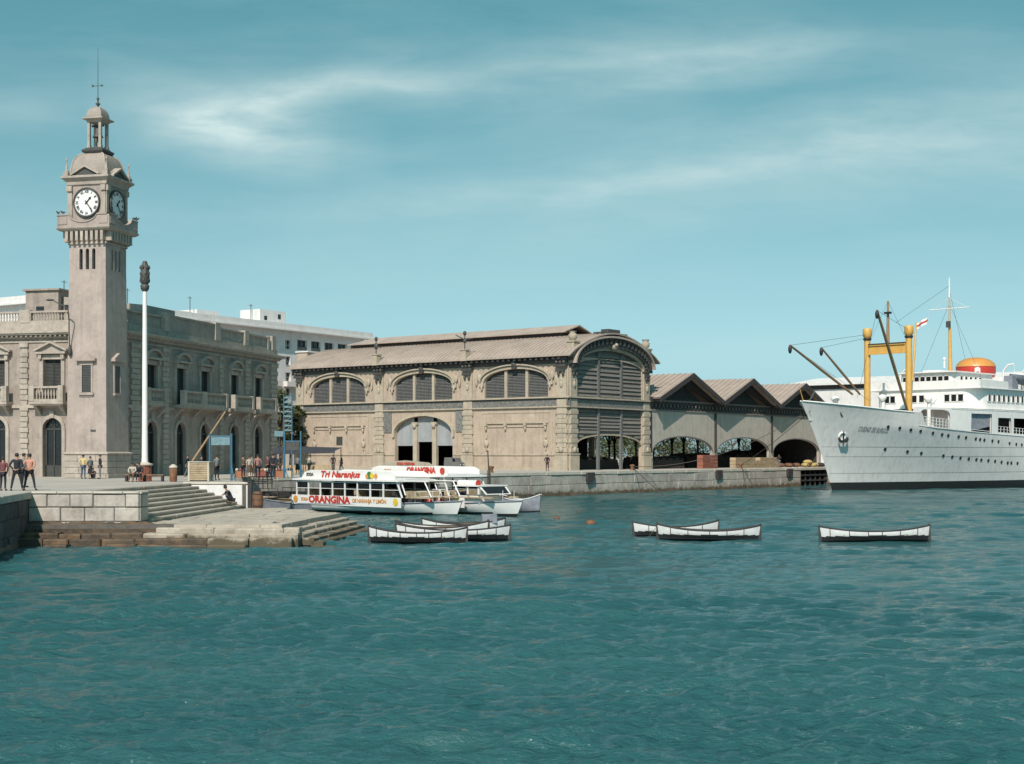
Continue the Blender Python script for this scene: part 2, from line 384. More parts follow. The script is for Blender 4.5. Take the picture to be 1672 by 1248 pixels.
def wall_stones(name, p0, p1, ztop, zbot, rows, lw, m_stone, m_back=None, proud=.05, jit=.03, skip=None, cap=True, seed=1):
    """quay wall from p0 to p1 (outward side on the right hand when walking p0 -> p1): backing plus individual blocks"""
    rnd = random.Random(seed)
    p0 = Vector(p0); p1 = Vector(p1); d = p1-p0; Ln = d.length; a = math.atan2(d.y, d.x)
    root = link(name, MB().box(0, Ln, 0, .4, -4.6, ztop-.004).mesh(name, m_back or M_joint), kind='structure', loc=(p0.x, p0.y, 0), rz=a)
    hs = rows; z = ztop; shared = {}
    for r, h in enumerate(hs):
        x = 0.0 if r % 2 == 0 else -lw*.45
        while x < Ln-.02:
            w = lw*rnd.uniform(.75, 1.3) if lw < 4 else lw
            a0 = max(0, x); b0 = min(Ln, x+w)
            if Ln-b0 < lw*.3: b0 = Ln
            if b0-a0 > .1 and not (skip and skip(a0, b0, r)):
                key = (round((b0-a0)*2)/2 if lw < 4 else round(b0-a0, 1), r)
                ww = b0-a0
                k = .012 if cap and r == 0 else .02
                pr = proud+rnd.uniform(-jit, jit)+(.05 if cap and r == 0 else 0)
                mm = M_quaycap if cap and r == 0 else m_stone
                o = MB().bbox(a0+k, b0-k, -pr, .2, z-h+k, z-.002 if r == 0 else z-k, .03).build('stone', mm, root)
            x += w
            if b0 >= Ln: break
        z -= h
    # weedy foot at the waterline
    f = MB(); n = max(6, int(Ln/.8)); pts = []
    for i in range(n+1):
        t = Ln*i/n; pts.append((t, rnd.uniform(.02, .12), rnd.uniform(-2.22, -2.02)))
    vs = []
    for (t, o_, zz) in pts: vs += [(t, -.02, zz), (t, -.12-o_*.3, zz-.22), (t, -.25-o_, -4)]
    fs = []
    for i in range(n): 
        for j in range(2): fs.append((i*3+j, i*3+j+1, i*3+j+4, i*3+j+3))
    f.add(vs, fs, True); f.build('weed_band', M_weed, root, 'stuff')
    return root
# shaded wall, its shade painted into the stone colour, running towards the camera on the left
wall_stones('quay_wall', PA, PB, 0, -2.4, [.35, .75, .75, .75], 2.2, M_shadewall, jit=.05, seed=3)
# lit wall of big blocks at the left of the stairs
wall_stones('quay_wall', PB, PC, 0, -1.55, [.12, .62, .68, .5], 1.35, M_quay, jit=.035, seed=11)
wall_stones('quay_wall', PC, (-17.5, 69.0), 0, -1.55, [.12, .62, .68, .5], .9, M_quay, seed=12)
# pale wall behind the stairs and the low quay side behind it
wall_stones('quay_wall', ST1, PD, 0.05, -1.5, [.14, 1.5], 5.0, M_whitewall, jit=.0, proud=.03, cap=True, seed=13)
wall_stones('quay_wall', PD, PE, 0.0, -1.5, [.3, 1.3], 2.0, M_shadewall, jit=.0, seed=14)
wall_stones('quay_wall', PE, PF, 0.0, -2.4, [.35, .9, .9], 2.4, M_quay, seed=15)
recess = [(1.5, 3.0), (28.8, 30.6), (47.3, 49.3)]
def sk(a, b, r): return r == 1 and any(a-48.5 < h and b-48.5 > l for l, h in recess)
wall_stones('quay_wall', PF, q(BAY0), 0.0, -2.4, [.35, .95, 1.0], 3.4, M_quay, jit=.03, skip=None, seed=16)
wall_stones('quay_wall', q(BAY1), q(200), 0.0, -2.4, [.35, .95, 1.0], 9.0, M_quay, seed=17)
# dark timber fenders on the quay face
for w in (2.2, 29.6, 48.4):
    t = thing('timber_fender', {2.2: 'dark square timber fender on the quay wall below the hall corner', 29.6: 'dark square timber fender on the quay wall below the first shed gable', 48.4: 'dark square timber fender on the quay wall near the ship bow'}[w], 'fender', (*q(w, .10), -.55), math.atan2(.8, .6), 'fenders on the long quay wall')
    MB().box(-.7, .7, -.14, .02, -.42, .36).build('backing_board', M_darkwood, t)
    for k in range(3): MB().box(-.66+.46*k, -.26+.46*k, -.26, -.143, -.62+.1*k, .42).build('plank', M_darkwood, t)
# piled bay beside the ship's bow
root = link('pile_jetty', MB().box(0, BAY1-BAY0, -.1, 7, -.32, .004).mesh('pile_jetty', M_quaycap), kind='structure', loc=(*q(BAY0), 0), rz=math.atan2(.8, .6))
for k in range(6): MB().cyl((.5+k*1.5, .35, -.32), (.5+k*1.5, .35, -4), .19).build('pile', M_darkwood, root)
for k in range(2): MB().box(0, BAY1-BAY0, .1, .3, -1.1-k*.7, -.9-k*.7).build('waling', M_darkwood, root)
wall_stones('quay_wall', q(BAY0-.3, -6.5), q(BAY1+.3, -6.5), -.33, -2.4, [1.0, 1.0], 3.0, M_shadewall, seed=18, cap=False)

# ------------------------------------------------------------------ stairs and landing
sdir = (Vector(ST1)-Vector(ST0)).normalized(); sl = (Vector(ST1)-Vector(ST0)).length
sang = math.atan2(sdir.y, sdir.x)
stairs = link('stairs', MB().box(0, sl, -4.2, -.02, -2.2, -1.62).mesh('stairs', M_joint), kind='structure', loc=(ST0[0], ST0[1], 0), rz=sang)
NS = 8; tr = .475; rs = 1.5/NS
rnd = random.Random(5)
for i in range(NS):
    # each step is laid of four or five long blocks
    cuts = [0]
    while cuts[-1] < sl-2.5: cuts.append(cuts[-1]+rnd.uniform(3.2, 5.2))
    cuts[-1] = sl if len(cuts) > 1 else sl
    top = -rs*i-.004 if i == 0 else -rs*i
    for a, b in zip(cuts[:-1], cuts[1:]):
        j = rnd.uniform(-.02, .02)
        mb = MB(); y1 = -tr*i+.0; y0 = -tr*(i+1)-.03+j
        mb.add([(a+.012,y0+.05,top-rs+.03),(b-.012,y0+.05,top-rs+.03),(b-.012,y1,-1.62),(a+.012,y1,-1.62),(a+.012,y0,top-.03),(b-.012,y0,top-.03),(b-.012,y1,top),(a+.012,y1,top),
                (a+.012,y0+.02,top),(b-.012,y0+.02,top),(a+.012,y0,top-.075),(b-.012,y0,top-.075),(a+.012,y0+.05,-1.62),(b-.012,y0+.05,-1.62)],
               [(7,8,9,6),(8,4,5,9),(4,10,11,5),(10,0,1,11),(0,12,13,1),(12,3,2,13),(3,7,6,2),(3,12,0,10,4,8,7),(2,6,9,5,11,1,13)])
        mb.build('step', M_step, stairs)
# landing: big uneven slabs
LZ = -1.5
land = MB(); lp = [(-22.6, 66.6), (-10.6, 66.6), (-9.5, 79.6), (-10.5, 81.6), (-15.2, 89.2), (-16.2, 88), (-19.9, 87.2), (-20.9, 69.1), (-22.6, 69)]
land.hprism(lp, -4.2, LZ-.03); landing = land.build('landing', M_joint, kind='structure')
def inside(p, pl):
    c = False; n = len(pl)
    for i in range(n):
        x1, y1 = pl[i]; x2, y2 = pl[(i+1) % n]
        if (y1 > p[1]) != (y2 > p[1]) and p[0] < (x2-x1)*(p[1]-y1)/(y2-y1)+x1: c = not c
    return c
rnd = random.Random(9)
y = 66.5
while y < 89:
    h = rnd.uniform(1.1, 1.7); x = -19.5+rnd.uniform(-.6, .3)
    while x < -9:
        w = rnd.uniform(1.5, 2.6)
        cx, cy = x+w/2, y+h/2
        if inside((cx, cy), lp) and not (y < 67.6 and x < -17.2):
            xr = x+w
            lim = -10.8+(y-66.6)*.083 if y < 79.6 else -9.6-(y-79.6)*.6
            lef = -17.25+(y-67)*.05
            x0 = max(x, lef) if y > 67.6 else x
            xr = min(xr, lim)
            if xr-x0 > .3:
                dz = rnd.uniform(-.012, .012)
                MB().box(x0+.012, xr-.012, y+.012, min(y+h, 88.2)-.012, LZ-.25, LZ+dz).build('slab', M_step, landing)
        x += w
    y += h
# worn steps going down to the water on the right of the landing
fl = link('stairs', MB().box(0, 13.5, -2.6, .1, -4.2, -2.5).mesh('stairs2', M_weed), kind='structure', loc=(-10.62, 66.3, 0), rz=math.atan2(1, .083))
x = -.15
while x < 13.2:
    w = rnd.uniform(1.8, 3.2); MB().box(x+.012, min(x+w, 13.4)-.012, -.04+rnd.uniform(-.03, .03), .50, LZ-.4, LZ+rnd.uniform(.0, .025)).build('step', M_step, fl); x += w
for i in range(5):
    L0 = 13.3-.25*i; top = LZ-.03-.185*(i+1)
    cuts = [-.15]
    while cuts[-1] < L0-2.0: cuts.append(cuts[-1]+rnd.uniform(2.2, 4.2))
    cuts[-1] = L0
    for a, b in zip(cuts[:-1], cuts[1:]):
        j = rnd.uniform(-.04, .04); dz = rnd.uniform(-.02, .02)
        y0 = -.50*(i+1)+j; y1 = -.50*i+.1; y0b = y0+rnd.uniform(-.05, .05)
        MB().add([(a+.015,y0,top-.35),(b-.015,y0b,top-.35),(b-.015,y1,top-.35),(a+.015,y1,top-.35),(a+.015,y0-.0,top-.05),(b-.015,y0b,top-.05),(b-.015,y1,top+dz),(a+.015,y1,top+dz),(a+.015,y0+.05,top+dz),(b-.015,y0b+.05,top+dz-.01)], [(0,1,5,4),(4,5,9,8),(8,9,6,7),(1,2,6,9,5),(0,4,8,7,3),(2,3,7,6)]).build('step', M_step, fl)
# broken front steps and rubble at the foot of the landing (uneven blocks, weed covered low down)
rub = link('rubble_foot', MB().box(-22.5, -9.9, 66.3, 66.9, -4.2, -1.7).mesh('rubble_foot', M_weed), kind='structure')
for row, (yy_, zt, dp) in enumerate([(66.0, -1.64, .75), (65.35, -1.84, .8), (64.65, -2.04, .85), (63.95, -2.24, .9)]):
    x = -22.55+row*.1
    while x < -10.0-.0*row:
        w = rnd.uniform(1.6, 3.4) if x > -17 else rnd.uniform(.8, 1.8)
        if row < 1 and x < -17.2: x += w; continue
        zz = zt+rnd.uniform(-.04, .03); yo = rnd.uniform(-.09, .08)
        if row == 3 and rnd.random() < .25: x += w; continue
        m = M_step if x > -17.2+row*.4 else M_weed
        mb = MB(); c = rnd.uniform(.03, .10); x1 = min(x+w, -9.7)
        hx_ = (x1-x)/2-.01; n_ = 8; hy_ = dp/2+rnd.uniform(0, .08); pw = 4
        ring = [(hx_*math.copysign(abs(cos(2*pi*(k+.5)/n_))**.12, cos(2*pi*(k+.5)/n_)), hy_*math.copysign(abs(sin(2*pi*(k+.5)/n_))**.12, sin(2*pi*(k+.5)/n_))*rnd.uniform(.94, 1.06)) for k in range(n_)]
        cx_, cy_ = (x+x1)/2, yy_+yo+dp/2-.2; vv = [(cx_+a, cy_+b_, -3.0) for a, b_ in ring]+[(cx_+a, cy_+b_, zz-.04-rnd.uniform(0, .03)) for a, b_ in ring]+[(cx_+a*.97, cy_+b_*.93, zz+rnd.uniform(-.015, .015)) for a, b_ in ring]
        mb.add(vv, [tuple(range(2*n_, 3*n_))]+[(q0+k, q0+(k+1) % n_, q0+(k+1) % n_+n_, q0+k+n_) for q0 in (0, n_) for k in range(n_)])
        o = mb.build('stone', m, rub)
        x += w
# brown weedy slope before the lit wall
sl_ = MB(); vs = []; fs = []; nx, ny = 60, 9
for i in range(nx):
    for j in range(ny):
        u = i/(nx-1); v = j/(ny-1)
        xx = -22.6+u*9.6; yb = 67.5-.15-v*3.1*(1-.15*u)
        zz = -1.42-.25*sin(u*pi)*0-(v**.8)*1.25+(.09*sin(xx*3.1+v*7)+.07*sin(xx*7.3+v*11+1)+.05*sin(xx*13+v*19))*(.4+v)*.9
        if xx > -17: zz -= (xx+17)*.14
        vs.append((xx, yb, zz))
for i in range(nx-1):
    for j in range(ny-1): fs.append((i*ny+j, (i+1)*ny+j, (i+1)*ny+j+1, i*ny+j+1))
sl_.add(vs, fs, True); sl_.build('weedy_slope', M_weed, kind='structure')

# ================================================================== customs building with clock tower
BC = (-30.05, 110.0); BA = R(-14)
cb = thing('customs_building', 'two-storey beige stone harbour building with balustrades behind the clock tower', 'building', (*BC, 0), BA)
ML = Matrix()                                   # left facade: local x -26..0, outward -y
MR = rotz(R(90))                                # right facade: local x 0..30 -> +y, outward +x
LL, LR = 26.0, 30.2
Lwin = [-5.7, -10.6, -15.5, -20.4]; Lpil = [-8.15, -13.05, -17.95, -22.85, -25.4]
Rwin = [5.0, 10.05, 14.5, 20.4, 25.6]; Rpil = [(2.3, 1.5), (7.3, 1.1), (17.6, .7), (23.1, 1.1), (29.2, 1.7)]
CH = 11.26
# body
b = MB(ML)
b.band(-LL, 0, 0, 5.5, [(x, 1.65, .0, 3.75, .8) for x in Lwin]); b.band(-LL, 0, 5.5, CH, [(x, 1.55, 5.9, 9.1, 0) for x in Lwin])
b.M = MR
b.band(0, LR, 0, 5.5, [(x, 1.75, .0, 3.55, .85) for x in Rwin]); b.band(0, LR, 5.5, CH, [(x, 1.65, 5.9, 8.9, .0) for x in Rwin])
b.M = Matrix(); b.add([(-LL,0,0),(-LL,0,CH),(-LL,LR,0),(-LL,LR,CH),(0,LR,0),(0,LR,CH),(0,0,CH)], [(0,1,3,2),(2,3,5,4),(1,6,5,3)])
b.build('wall', M_stone, cb)
def openings(M, wins, w, zb1, zs1, ri1, zb2, zt2):
    for x in wins:
        # ground-floor arched door with fanlight
        d = MB(M); d.box(x-w/2, x+w/2, .30, .34, 0, zs1+ri1); d = d.build('door', M_glass, cb)
        fr = MB(M)
        fr.box(x-w/2, x+w/2, .22, .30, zs1-.12, zs1+.02); fr.box(x-.05, x+.05, .22, .30, 0, zs1)
        for s in (-1, 1): fr.box(x+s*(w/2-.06)-.06, x+s*(w/2-.06)+.06, .22, .30, 0, zs1)
        fr.box(x-w/2, x+w/2, .22, .30, .0, .9)
        for t in (.25, .5, .75): fr.cyl((x, .26, zs1), (x+w/2*cos(pi*t), .26, zs1+ri1*sin(pi*t)), .03, n=4)
        fr.build('door_frame', M_shutter, d)
        # upper window with louvred shutters
        wn_ = MB(M); wn_.box(x-w/2, x+w/2, .26, .3, zb2, zt2); wn_ = wn_.build('window', M_glass, cb)
        for s in (-1, 1):
            sh = MB(M); c = x+s*w/4
            sh.box(c-w/4+.03, c-w/4+.10, .16, .22, zb2+.02, zt2-.03); sh.box(c+w/4-.10, c+w/4-.03, .16, .22, zb2+.02, zt2-.03)
            z = zb2+.08
            while z < zt2-.1: sh.add([(c-w/4+.1,.16,z),(c+w/4-.1,.16,z),(c+w/4-.1,.22,z+.09),(c-w/4+.1,.22,z+.09)], [(0,1,2,3)]); z += .11
            sh.build('shutter', M_shutter, wn_)
openings(ML, Lwin, 1.55, 0, 3.75, .8, 5.9, 9.1)
openings(MR, Rwin, 1.65, 0, 3.55, .85, 5.9, 8.9)
def surrounds(M, wins, w, kind, zt2, zs1, ri1):
    for x in wins:
        a = MB(M); a.arch(x, w+.1, zs1, ri1, .28, -.12, .02, seg=10, legs=zs1); a.box(x-.18, x+.18, -.2, .0, zs1+ri1+.02, zs1+ri1+.55)
        a.build('door_surround', M_trim, cb)
        a = MB(M)
        for s in (-1, 1): a.box(x+s*(w/2+.16)-.15, x+s*(w/2+.16)+.15, -.14, .02, 5.9, zt2); a.box(x+s*(w/2+.2)-.14, x+s*(w/2+.2)+.14, -.32, .02, zt2+.02, zt2+.42)
        a.box(x-w/2-.32, x+w/2+.32, -.12, .02, zt2+.0, zt2+.35)
        a.box(x-w/2-.5, x+w/2+.5, -.42, .02, zt2+.42, zt2+.58)
        a.build('window_surround', M_trim, cb)
        a = MB(M)
        if kind == 'tri':
            a.prism([(x-w/2-.55, zt2+.58), (x+w/2+.55, zt2+.58), (x+w/2+.5, zt2+.70), (x, zt2+1.22), (x-w/2-.5, zt2+.70)], -.18, .02)
            for s in (-1, 1):
                a.prism([(x+s*(w/2+.62), zt2+.60), (x+s*(w/2+.62), zt2+.76), (x, zt2+1.42), (x, zt2+1.24)], -.46, .02)
        else:
            a.arch(x, w+.7, zt2+.60, .52, .17, -.44, .02, seg=10)
            a.prism([(x+(w/2+.3)*cos(pi*i/8), zt2+.60+.5*sin(pi*i/8)) for i in range(9)], -.14, .02)
        a.build('pediment', M_trim, cb)
surrounds(ML, Lwin, 1.55, 'tri', 9.1, 3.75, .8)
surrounds(MR, Rwin, 1.65, 'arc', 8.9, 3.55, .85)
# quoined pilasters: shaft and separate quoin stones
quoin = {}
def pilaster(M, x, w, z0=.9, z1=10.1, h=.42, full=True):
    p = MB(M); p.box(x-w/2, x+w/2, -.16, .02, .0, .9); p.box(x-w*.36, x+w*.36, -.07, .02, .9, z1); p.box(x-w/2, x+w/2, -.2, .02, z1-.02, z1+.3)
    p = p.build('pilaster', M_trim, cb)
    z = z0; i = 0
    while z+h < z1:
        ww = w/2 if i % 2 == 0 else w*.40
        key = (id(M), round(ww, 3))
        if key not in quoin: quoin[key] = MB().bbox(-ww, ww, -.17, 0, .02, h-.02, .03).mesh('quoin', M_trim)
        o = link('quoin', quoin[key], p); o.matrix_basis = M @ Matrix.Translation((x, 0, z)); z += h; i += 1
for x in Lpil: pilaster(ML, x, .75)
for x, w in Rpil: pilaster(MR, x, w)
# string course, entablature
for M, a, c in ((ML, -LL-.2, .0), (MR, .0, LR+.2)):
    t = MB(M); t.box(a, c, -.16, .02, 5.35, 5.6); t.build('string_course', M_trim, cb)
    t = MB(M); t.box(a, c, -.10, .02, 9.98+.45, 10.55); t.box(a, c, -.22, .02, 10.75, 10.9)
    x = a+.3
    while x < c-.2: t.box(x, x+.16, -.45, .02, 10.86, 11.02); x += .42
    t.box(a, c+(.5 if M is MR else 0), -.55, .02, 11.0, 11.12); t.box(a, c+(.6 if M is MR else 0), -.66, .02, 11.12, 11.26)
    t.build('cornice', M_trim, cb)
# balustrades (small balusters joined: only 2-3 px each)
balu = [(.05,0),(.07,.05),(.045,.12),(.085,.28),(.05,.46),(.06,.52),(.07,.56)]
def balustrade(M, x0, x1, y, z, h=.95, name='balustrade', piers=True, step=.24, depth=.16, parent=None, dark=False):
    r = MB(M); r.box(x0, x1, y-depth, y+depth, z, z+.16); r.box(x0, x1, y-depth-.02, y+depth+.02, z+h-.15, z+h)
    if piers:
        for xx in (x0, x1): r.box(xx-.22, xx+.22, y-depth-.05, y+depth+.05, z, z+h+.05)
    r = r.build(name, M_trim, parent or cb)
    q_ = MB(M); n = max(1, int((x1-x0-.5)/step)); s = (h-.31)/.56
    for i in range(n):
        xx = x0+.25+(i+.5)*(x1-x0-.5)/n
        q_.lathe([(a, b_*s+.16) for a, b_ in balu], n=5, c=(xx, y, z), smooth=True)
    q_.build('balusters', M_trim, r, 'stuff')
# balconies
def balcony(M, x0, x1, cuts, proj=.95):
    s = MB(M); s.box(x0, x1, -proj, .02, 5.62, 5.84); s.box(x0+.06, x1-.06, -proj+.08, .02, 5.52, 5.62)
    s = s.build('balcony', M_trim, cb)
    for c in [x0+.4, x1-.4]+[k for k in cuts[1:-1]]:
        k = MB(M); k.prism([(c-.15, 5.52), (c+.15, 5.52), (c+.15, 4.75), (c-.15, 4.75)], -.05, .02)
        k.add([(c-.14,-.8,5.50),(c+.14,-.8,5.50),(c+.14,-.05,5.50),(c-.14,-.05,5.50),(c-.14,-.05,4.8),(c+.14,-.05,4.8),(c-.14,-.45,5.2),(c+.14,-.45,5.2)], [(0,1,7,6),(6,7,5,4),(0,6,4,3),(1,2,5,7),(0,3,2,1)])
        k.build('bracket', M_trim, s)
    for a, c in zip(cuts[:-1], cuts[1:]): balustrade(M, a+.22, c-.22, -proj+.18, 5.84, 1.15, parent=s)
for x in Lwin: balcony(ML, x-1.5, x+1.45, [x-1.5, x+1.45])
balcony(MR, 8.6, 17.0, [8.6, 12.3, 17.0], 1.1)
balcony(MR, 18.3, 22.5, [18.3, 22.5], 1.1); balcony(MR, 23.7, 27.7, [23.7, 27.7], 1.1); balcony(MR, 3.4, 6.6, [3.4, 6.6], .6)
# roof parapet
xs = [-25.9]+[x for x in Lpil[::-1][1:]]+[-3.4, -.3]
pz = 11.26
pb = MB(ML); pb.box(-LL, 0, -.02, .4, pz, pz+.72); pb.M = MR; pb.box(0, LR, -.02, .4, pz, pz+.5); pb.build('parapet_base', M_trim, cb)
for a, c in zip(xs[:-1], xs[1:]): balustrade(ML, a+.3, c-.3, .2, pz+.72, .92)
for x in xs[1:-1]:
    MB(ML).box(x-.42, x+.42, -.06, .46, pz+.72, pz+1.74).build('parapet_pier', M_trim, cb)
# right facade: raised attic block between L=7.9..16.9, balustrades either side
at_ = MB(MR); at_.box(7.6, 16.9, -.02, .5, pz+.5, pz+1.75); at_.box(7.45, 17.0, -.1, .6, pz+1.75, pz+1.92); at_.build('attic_block', M_stone, cb)
for x in (7.5, 16.9): MB(MR).box(x-.5, x+.5, -.14, .6, pz+.5, pz+2.05).build('parapet_pier', M_trim, cb)
balustrade(MR, .4, 7.0, .2, pz+.5, 1.25); balustrade(MR, 17.6, 22.8, .2, pz+.5, 1.2); balustrade(MR, 23.4, 28.2, .2, pz+.5, 1.2)
for x in (23.1, 29.3): MB(MR).box(x-.45, x+.45, -.08, .6, pz+.5, pz+1.85).build('parapet_pier', M_trim, cb)
# small houses on the roof behind the left parapet
rh = MB(ML); rh.box(-11.6, -8.6, 5.5, 9, pz, pz+3.9); rh.box(-11.8, -8.4, 5.3, 9.2, pz+3.9, pz+4.05); rh = rh.build('roof_house', M_stone, cb)
MB(ML).box(-10.6, -9.9, 5.44, 5.5, pz+2.1, pz+2.6).build('window', M_glass, rh)
r2 = MB(ML); r2.add([(-8.4,6,pz),(-1,6,pz),(-1,6,pz+2.55),(-8.4,6,pz+3.4),(-8.4,11,pz),(-1,11,pz),(-1,11,pz+2.55),(-8.4,11,pz+3.4)], [(0,1,2,3),(3,2,6,7),(4,7,6,5),(0,3,7,4),(1,5,6,2)]); r2 = r2.build('roof_house', M_trim, cb)
MB(ML).add([(-8.3,5.93,pz+2.3),(-1.2,5.93,pz+1.5),(-1.2,5.93,pz+2.05),(-8.3,5.93,pz+2.75)], [(0,1,2,3)]).build('clerestory', M_glass, r2)
MB(ML).box(-LL, 0, .4, LR, pz-.06, pz-.002).build('roof', M_pave, cb)

# ------------------------------------------------------------------ the tower
tw = thing('clock_tower', 'tall beige clock tower with domed belfry at the corner of the harbour building', 'clock tower', (-30.85, 107.1, 0), BA)
MS = [Matrix(), rotz(R(90)), rotz(R(180)), rotz(R(270))]        # the four faces, each facing its -y
def hw(z): return 1.62-(z-1.8)/(17.2-1.8)*.14
# base of coursed stone
MB().sqlathe([(1.66, 0), (1.66, 1.72)]).build('base', M_joint, tw)
rnd = random.Random(2); z = 0
for h in (.32, .46, .46, .46):
    for fi, M in enumerate(MS):
        cuts = [-1.78, -.6+rnd.uniform(-.3, .3), .6+rnd.uniform(-.3, .3), 1.70]
        for a, c in zip(cuts[:-1], cuts[1:]):
            MB(M).bbox(a+.01, c-.01, -1.78-(.08 if z == 0 else 0), -1.6, z+.01, z+h-.008, .02).build('stone', M_trim, tw)
    z += h
MB().sqlathe([(1.74, 1.70), (1.86, 1.76), (1.86, 1.84), (1.68, 1.93)]).build('base_moulding', M_trim, tw)
sh = MB()
sh.sqlathe([(1.62, 1.9), (hw(15.1), 15.1)])
for M in MS:
    sh.M = M
    # ring with three slit windows, walls follow the taper closely enough here
    h_ = hw(16); sh.band(-h_, h_, 15.1, 17.2, [(x, .27, 15.35, 16.75, .13) for x in (-.52, 0, .52)], dep=.3, y=-h_, seg=6)
sh.M = Matrix(); sh.add([(-1.5,-1.5,17.2),(1.5,-1.5,17.2),(1.5,1.5,17.2),(-1.5,1.5,17.2)], [(0,1,2,3)])
shaft = sh.build('shaft', M_tower, tw)
for M in MS:
    for x in (-.52, 0, .52): MB(M).box(x-.15, x+.15, -hw(16)+.26, -hw(16)+.30, 15.3, 16.95).build('slit_window', M_glass, tw)
    hz = hw(7.3)
    w = MB(M); w.box(-.38, .38, -hz-.012, -hz+.05, 6.3, 8.28); w = w.build('window', M_glass, tw)
    l = MB(M); z = 6.34
    while z < 8.2: l.add([(-.34,-hz-.03,z),(.34,-hz-.03,z),(.34,-hz-.013,z+.08),(-.34,-hz-.013,z+.08)], [(0,1,2,3)]); z += .12
    l.build('shutter', M_shutter, w)
    s = MB(M)
    for sgn in (-1, 1): s.box(sgn*.44-.07, sgn*.44+.07, -hz-.07, -hz+.05, 6.28, 8.3)
    s.box(-.6, .6, -hz-.18, -hz+.05, 6.1, 6.26); s.box(-.5, .5, -hz-.08, -hz+.05, 5.98, 6.1)
    s.box(-.55, .55, -hz-.09, -hz+.05, 8.3, 8.6); s.box(-.82, .82, -hz-.32, -hz+.05, 8.6, 8.78)
    s.prism([(-.8, 8.78), (.8, 8.78), (0, 9.25)], -hz-.26, -hz+.1)
    s.build('window_surround', M_tower, w)
    # corbel frieze
    c = MB(M); h_ = 1.5; c.box(-h_-.06, h_+.06, -h_-.08, -h_+.1, 17.2, 17.36)
    c.build('astragal', M_trim, tw)
    for i in range(8):
        x = -1.42+i*2.84/7
        MB(M).prism([(x-.10, 17.42), (x+.10, 17.42), (x+.12, 18.15), (x-.12, 18.15)], -1.98, -1.45).build('corbel', M_trim, tw)
MB().sqlathe([(1.5, 17.2), (1.54, 17.45), (1.56, 18.15), (1.6, 18.16)]).build('frieze', M_stone, tw)
MB().sqlathe([(1.9, 18.12), (2.0, 18.15), (2.14, 18.25), (2.2, 18.33), (2.2, 18.38)]).build('balcony_slab', M_trim, tw)
# parapet with a scooped centre below each clock
for M in MS:
    p = MB(M); n = 16; y0, y1 = -2.12, -1.95
    def top(x): return 19.25-.55*(1-min(1, (x/1.15)**2))**.6 if abs(x) < 1.15 else 19.25
    xs_ = [-2.12]+[-1.15+2.3*i/n for i in range(n+1)]+[2.12-.17]
    for a, c in zip(xs_[:-1], xs_[1:]):
        ta, tc_ = top(a), top(c)
        p.add([(a,y0,18.38),(c,y0,18.38),(c,y0,tc_),(a,y0,ta),(a,y1,18.38),(c,y1,18.38),(c,y1,tc_),(a,y1,ta)], [(0,1,2,3),(3,2,6,7),(4,7,6,5),(0,3,7,4),(1,5,6,2)])
    for a, c in zip(xs_[:-1], xs_[1:]):
        ta, tc_ = top(a), top(c)
        p.add([(a,y0-.06,ta),(c,y0-.06,tc_),(c,y0-.06,tc_+.09),(a,y0-.06,ta+.09),(a,y1+.03,ta),(c,y1+.03,tc_),(c,y1+.03,tc_+.09),(a,y1+.03,ta+.09)], [(0,1,2,3),(3,2,6,7),(4,7,6,5),(0,4,5,1)])
    p.box(1.3, 2.02, y0-.04, y0, 18.6, 19.1); p.box(-2.02, -1.3, y0-.04, y0, 18.6, 19.1)
    p.build('parapet', M_tower, tw)
# clock stage
MB().sqlathe([(1.5, 18.38), (1.5, 21.55)]).build('clock_stage', M_tower, tw)
for M in MS:
    for s in (-1, 1):
        c = MB(M); c.box(s*1.36-.16, s*1.36+.16, -1.6, -1.5, 18.38, 21.1); c.box(s*1.36-.2, s*1.36+.2, -1.72, -1.5, 21.1, 21.5); c.box(s*1.36-.2, s*1.36+.2, -1.68, -1.5, 18.38, 18.75); c.build('pilaster', M_trim, tw)
rom = ['XII', 'I', 'II', 'III', 'IIII', 'V', 'VI', 'VII', 'VIII', 'IX', 'X', 'XI']
num = MB(); num_mes = []
for i, t in enumerate(rom):
    a = -2*pi*i/12; n1 = MB()
    text_on(n1, t, .27, Matrix.Translation((-.78*sin(a), 0, .78*cos(a))) @ Matrix.Rotation(-a, 4, 'Y'), .006, bold=.012); num_mes.append(n1.mesh('numeral', M_black))
for i in range(60):
    a = 2*pi*i/60; Mx = Matrix.Rotation(a, 4, 'Y'); o = len(num.v)
    num.add([Mx @ Vector(v) for v in [(-.008,-.006,.94),(.008,-.006,.94),(.008,-.006,.975),(-.008,-.006,.975)]], [(0,1,2,3)])
num_me = num.mesh('minute_marks', M_black)
def hand(L, w, a):
    m = MB(); Mx = Matrix.Rotation(a, 4, 'Y')
    pts = [(-w*.5,-.16),(w*.5,-.16),(w*.35,L*.55),(w*.9,L*.70),(0,L),(-w*.9,L*.70),(-w*.35,L*.55)]
    n = len(pts); m.add([Mx @ Vector((x, -.03, z)) for x, z in pts]+[Mx @ Vector((x, 0, z)) for x, z in pts], [tuple(range(n))]+[(i, (i+1) % n, (i+1) % n+n, i+n) for i in range(n)])
    return m.mesh('hand', M_black)
hh, mh = hand(.55, .10, R(42)), hand(.84, .07, R(144))
disc = MB(); disc.prism([(1.0*cos(2*pi*i/48), 1.0*sin(2*pi*i/48)) for i in range(48)], -.03, .06); disc_me = disc.mesh('clock_face', M_white)
rim = MB()
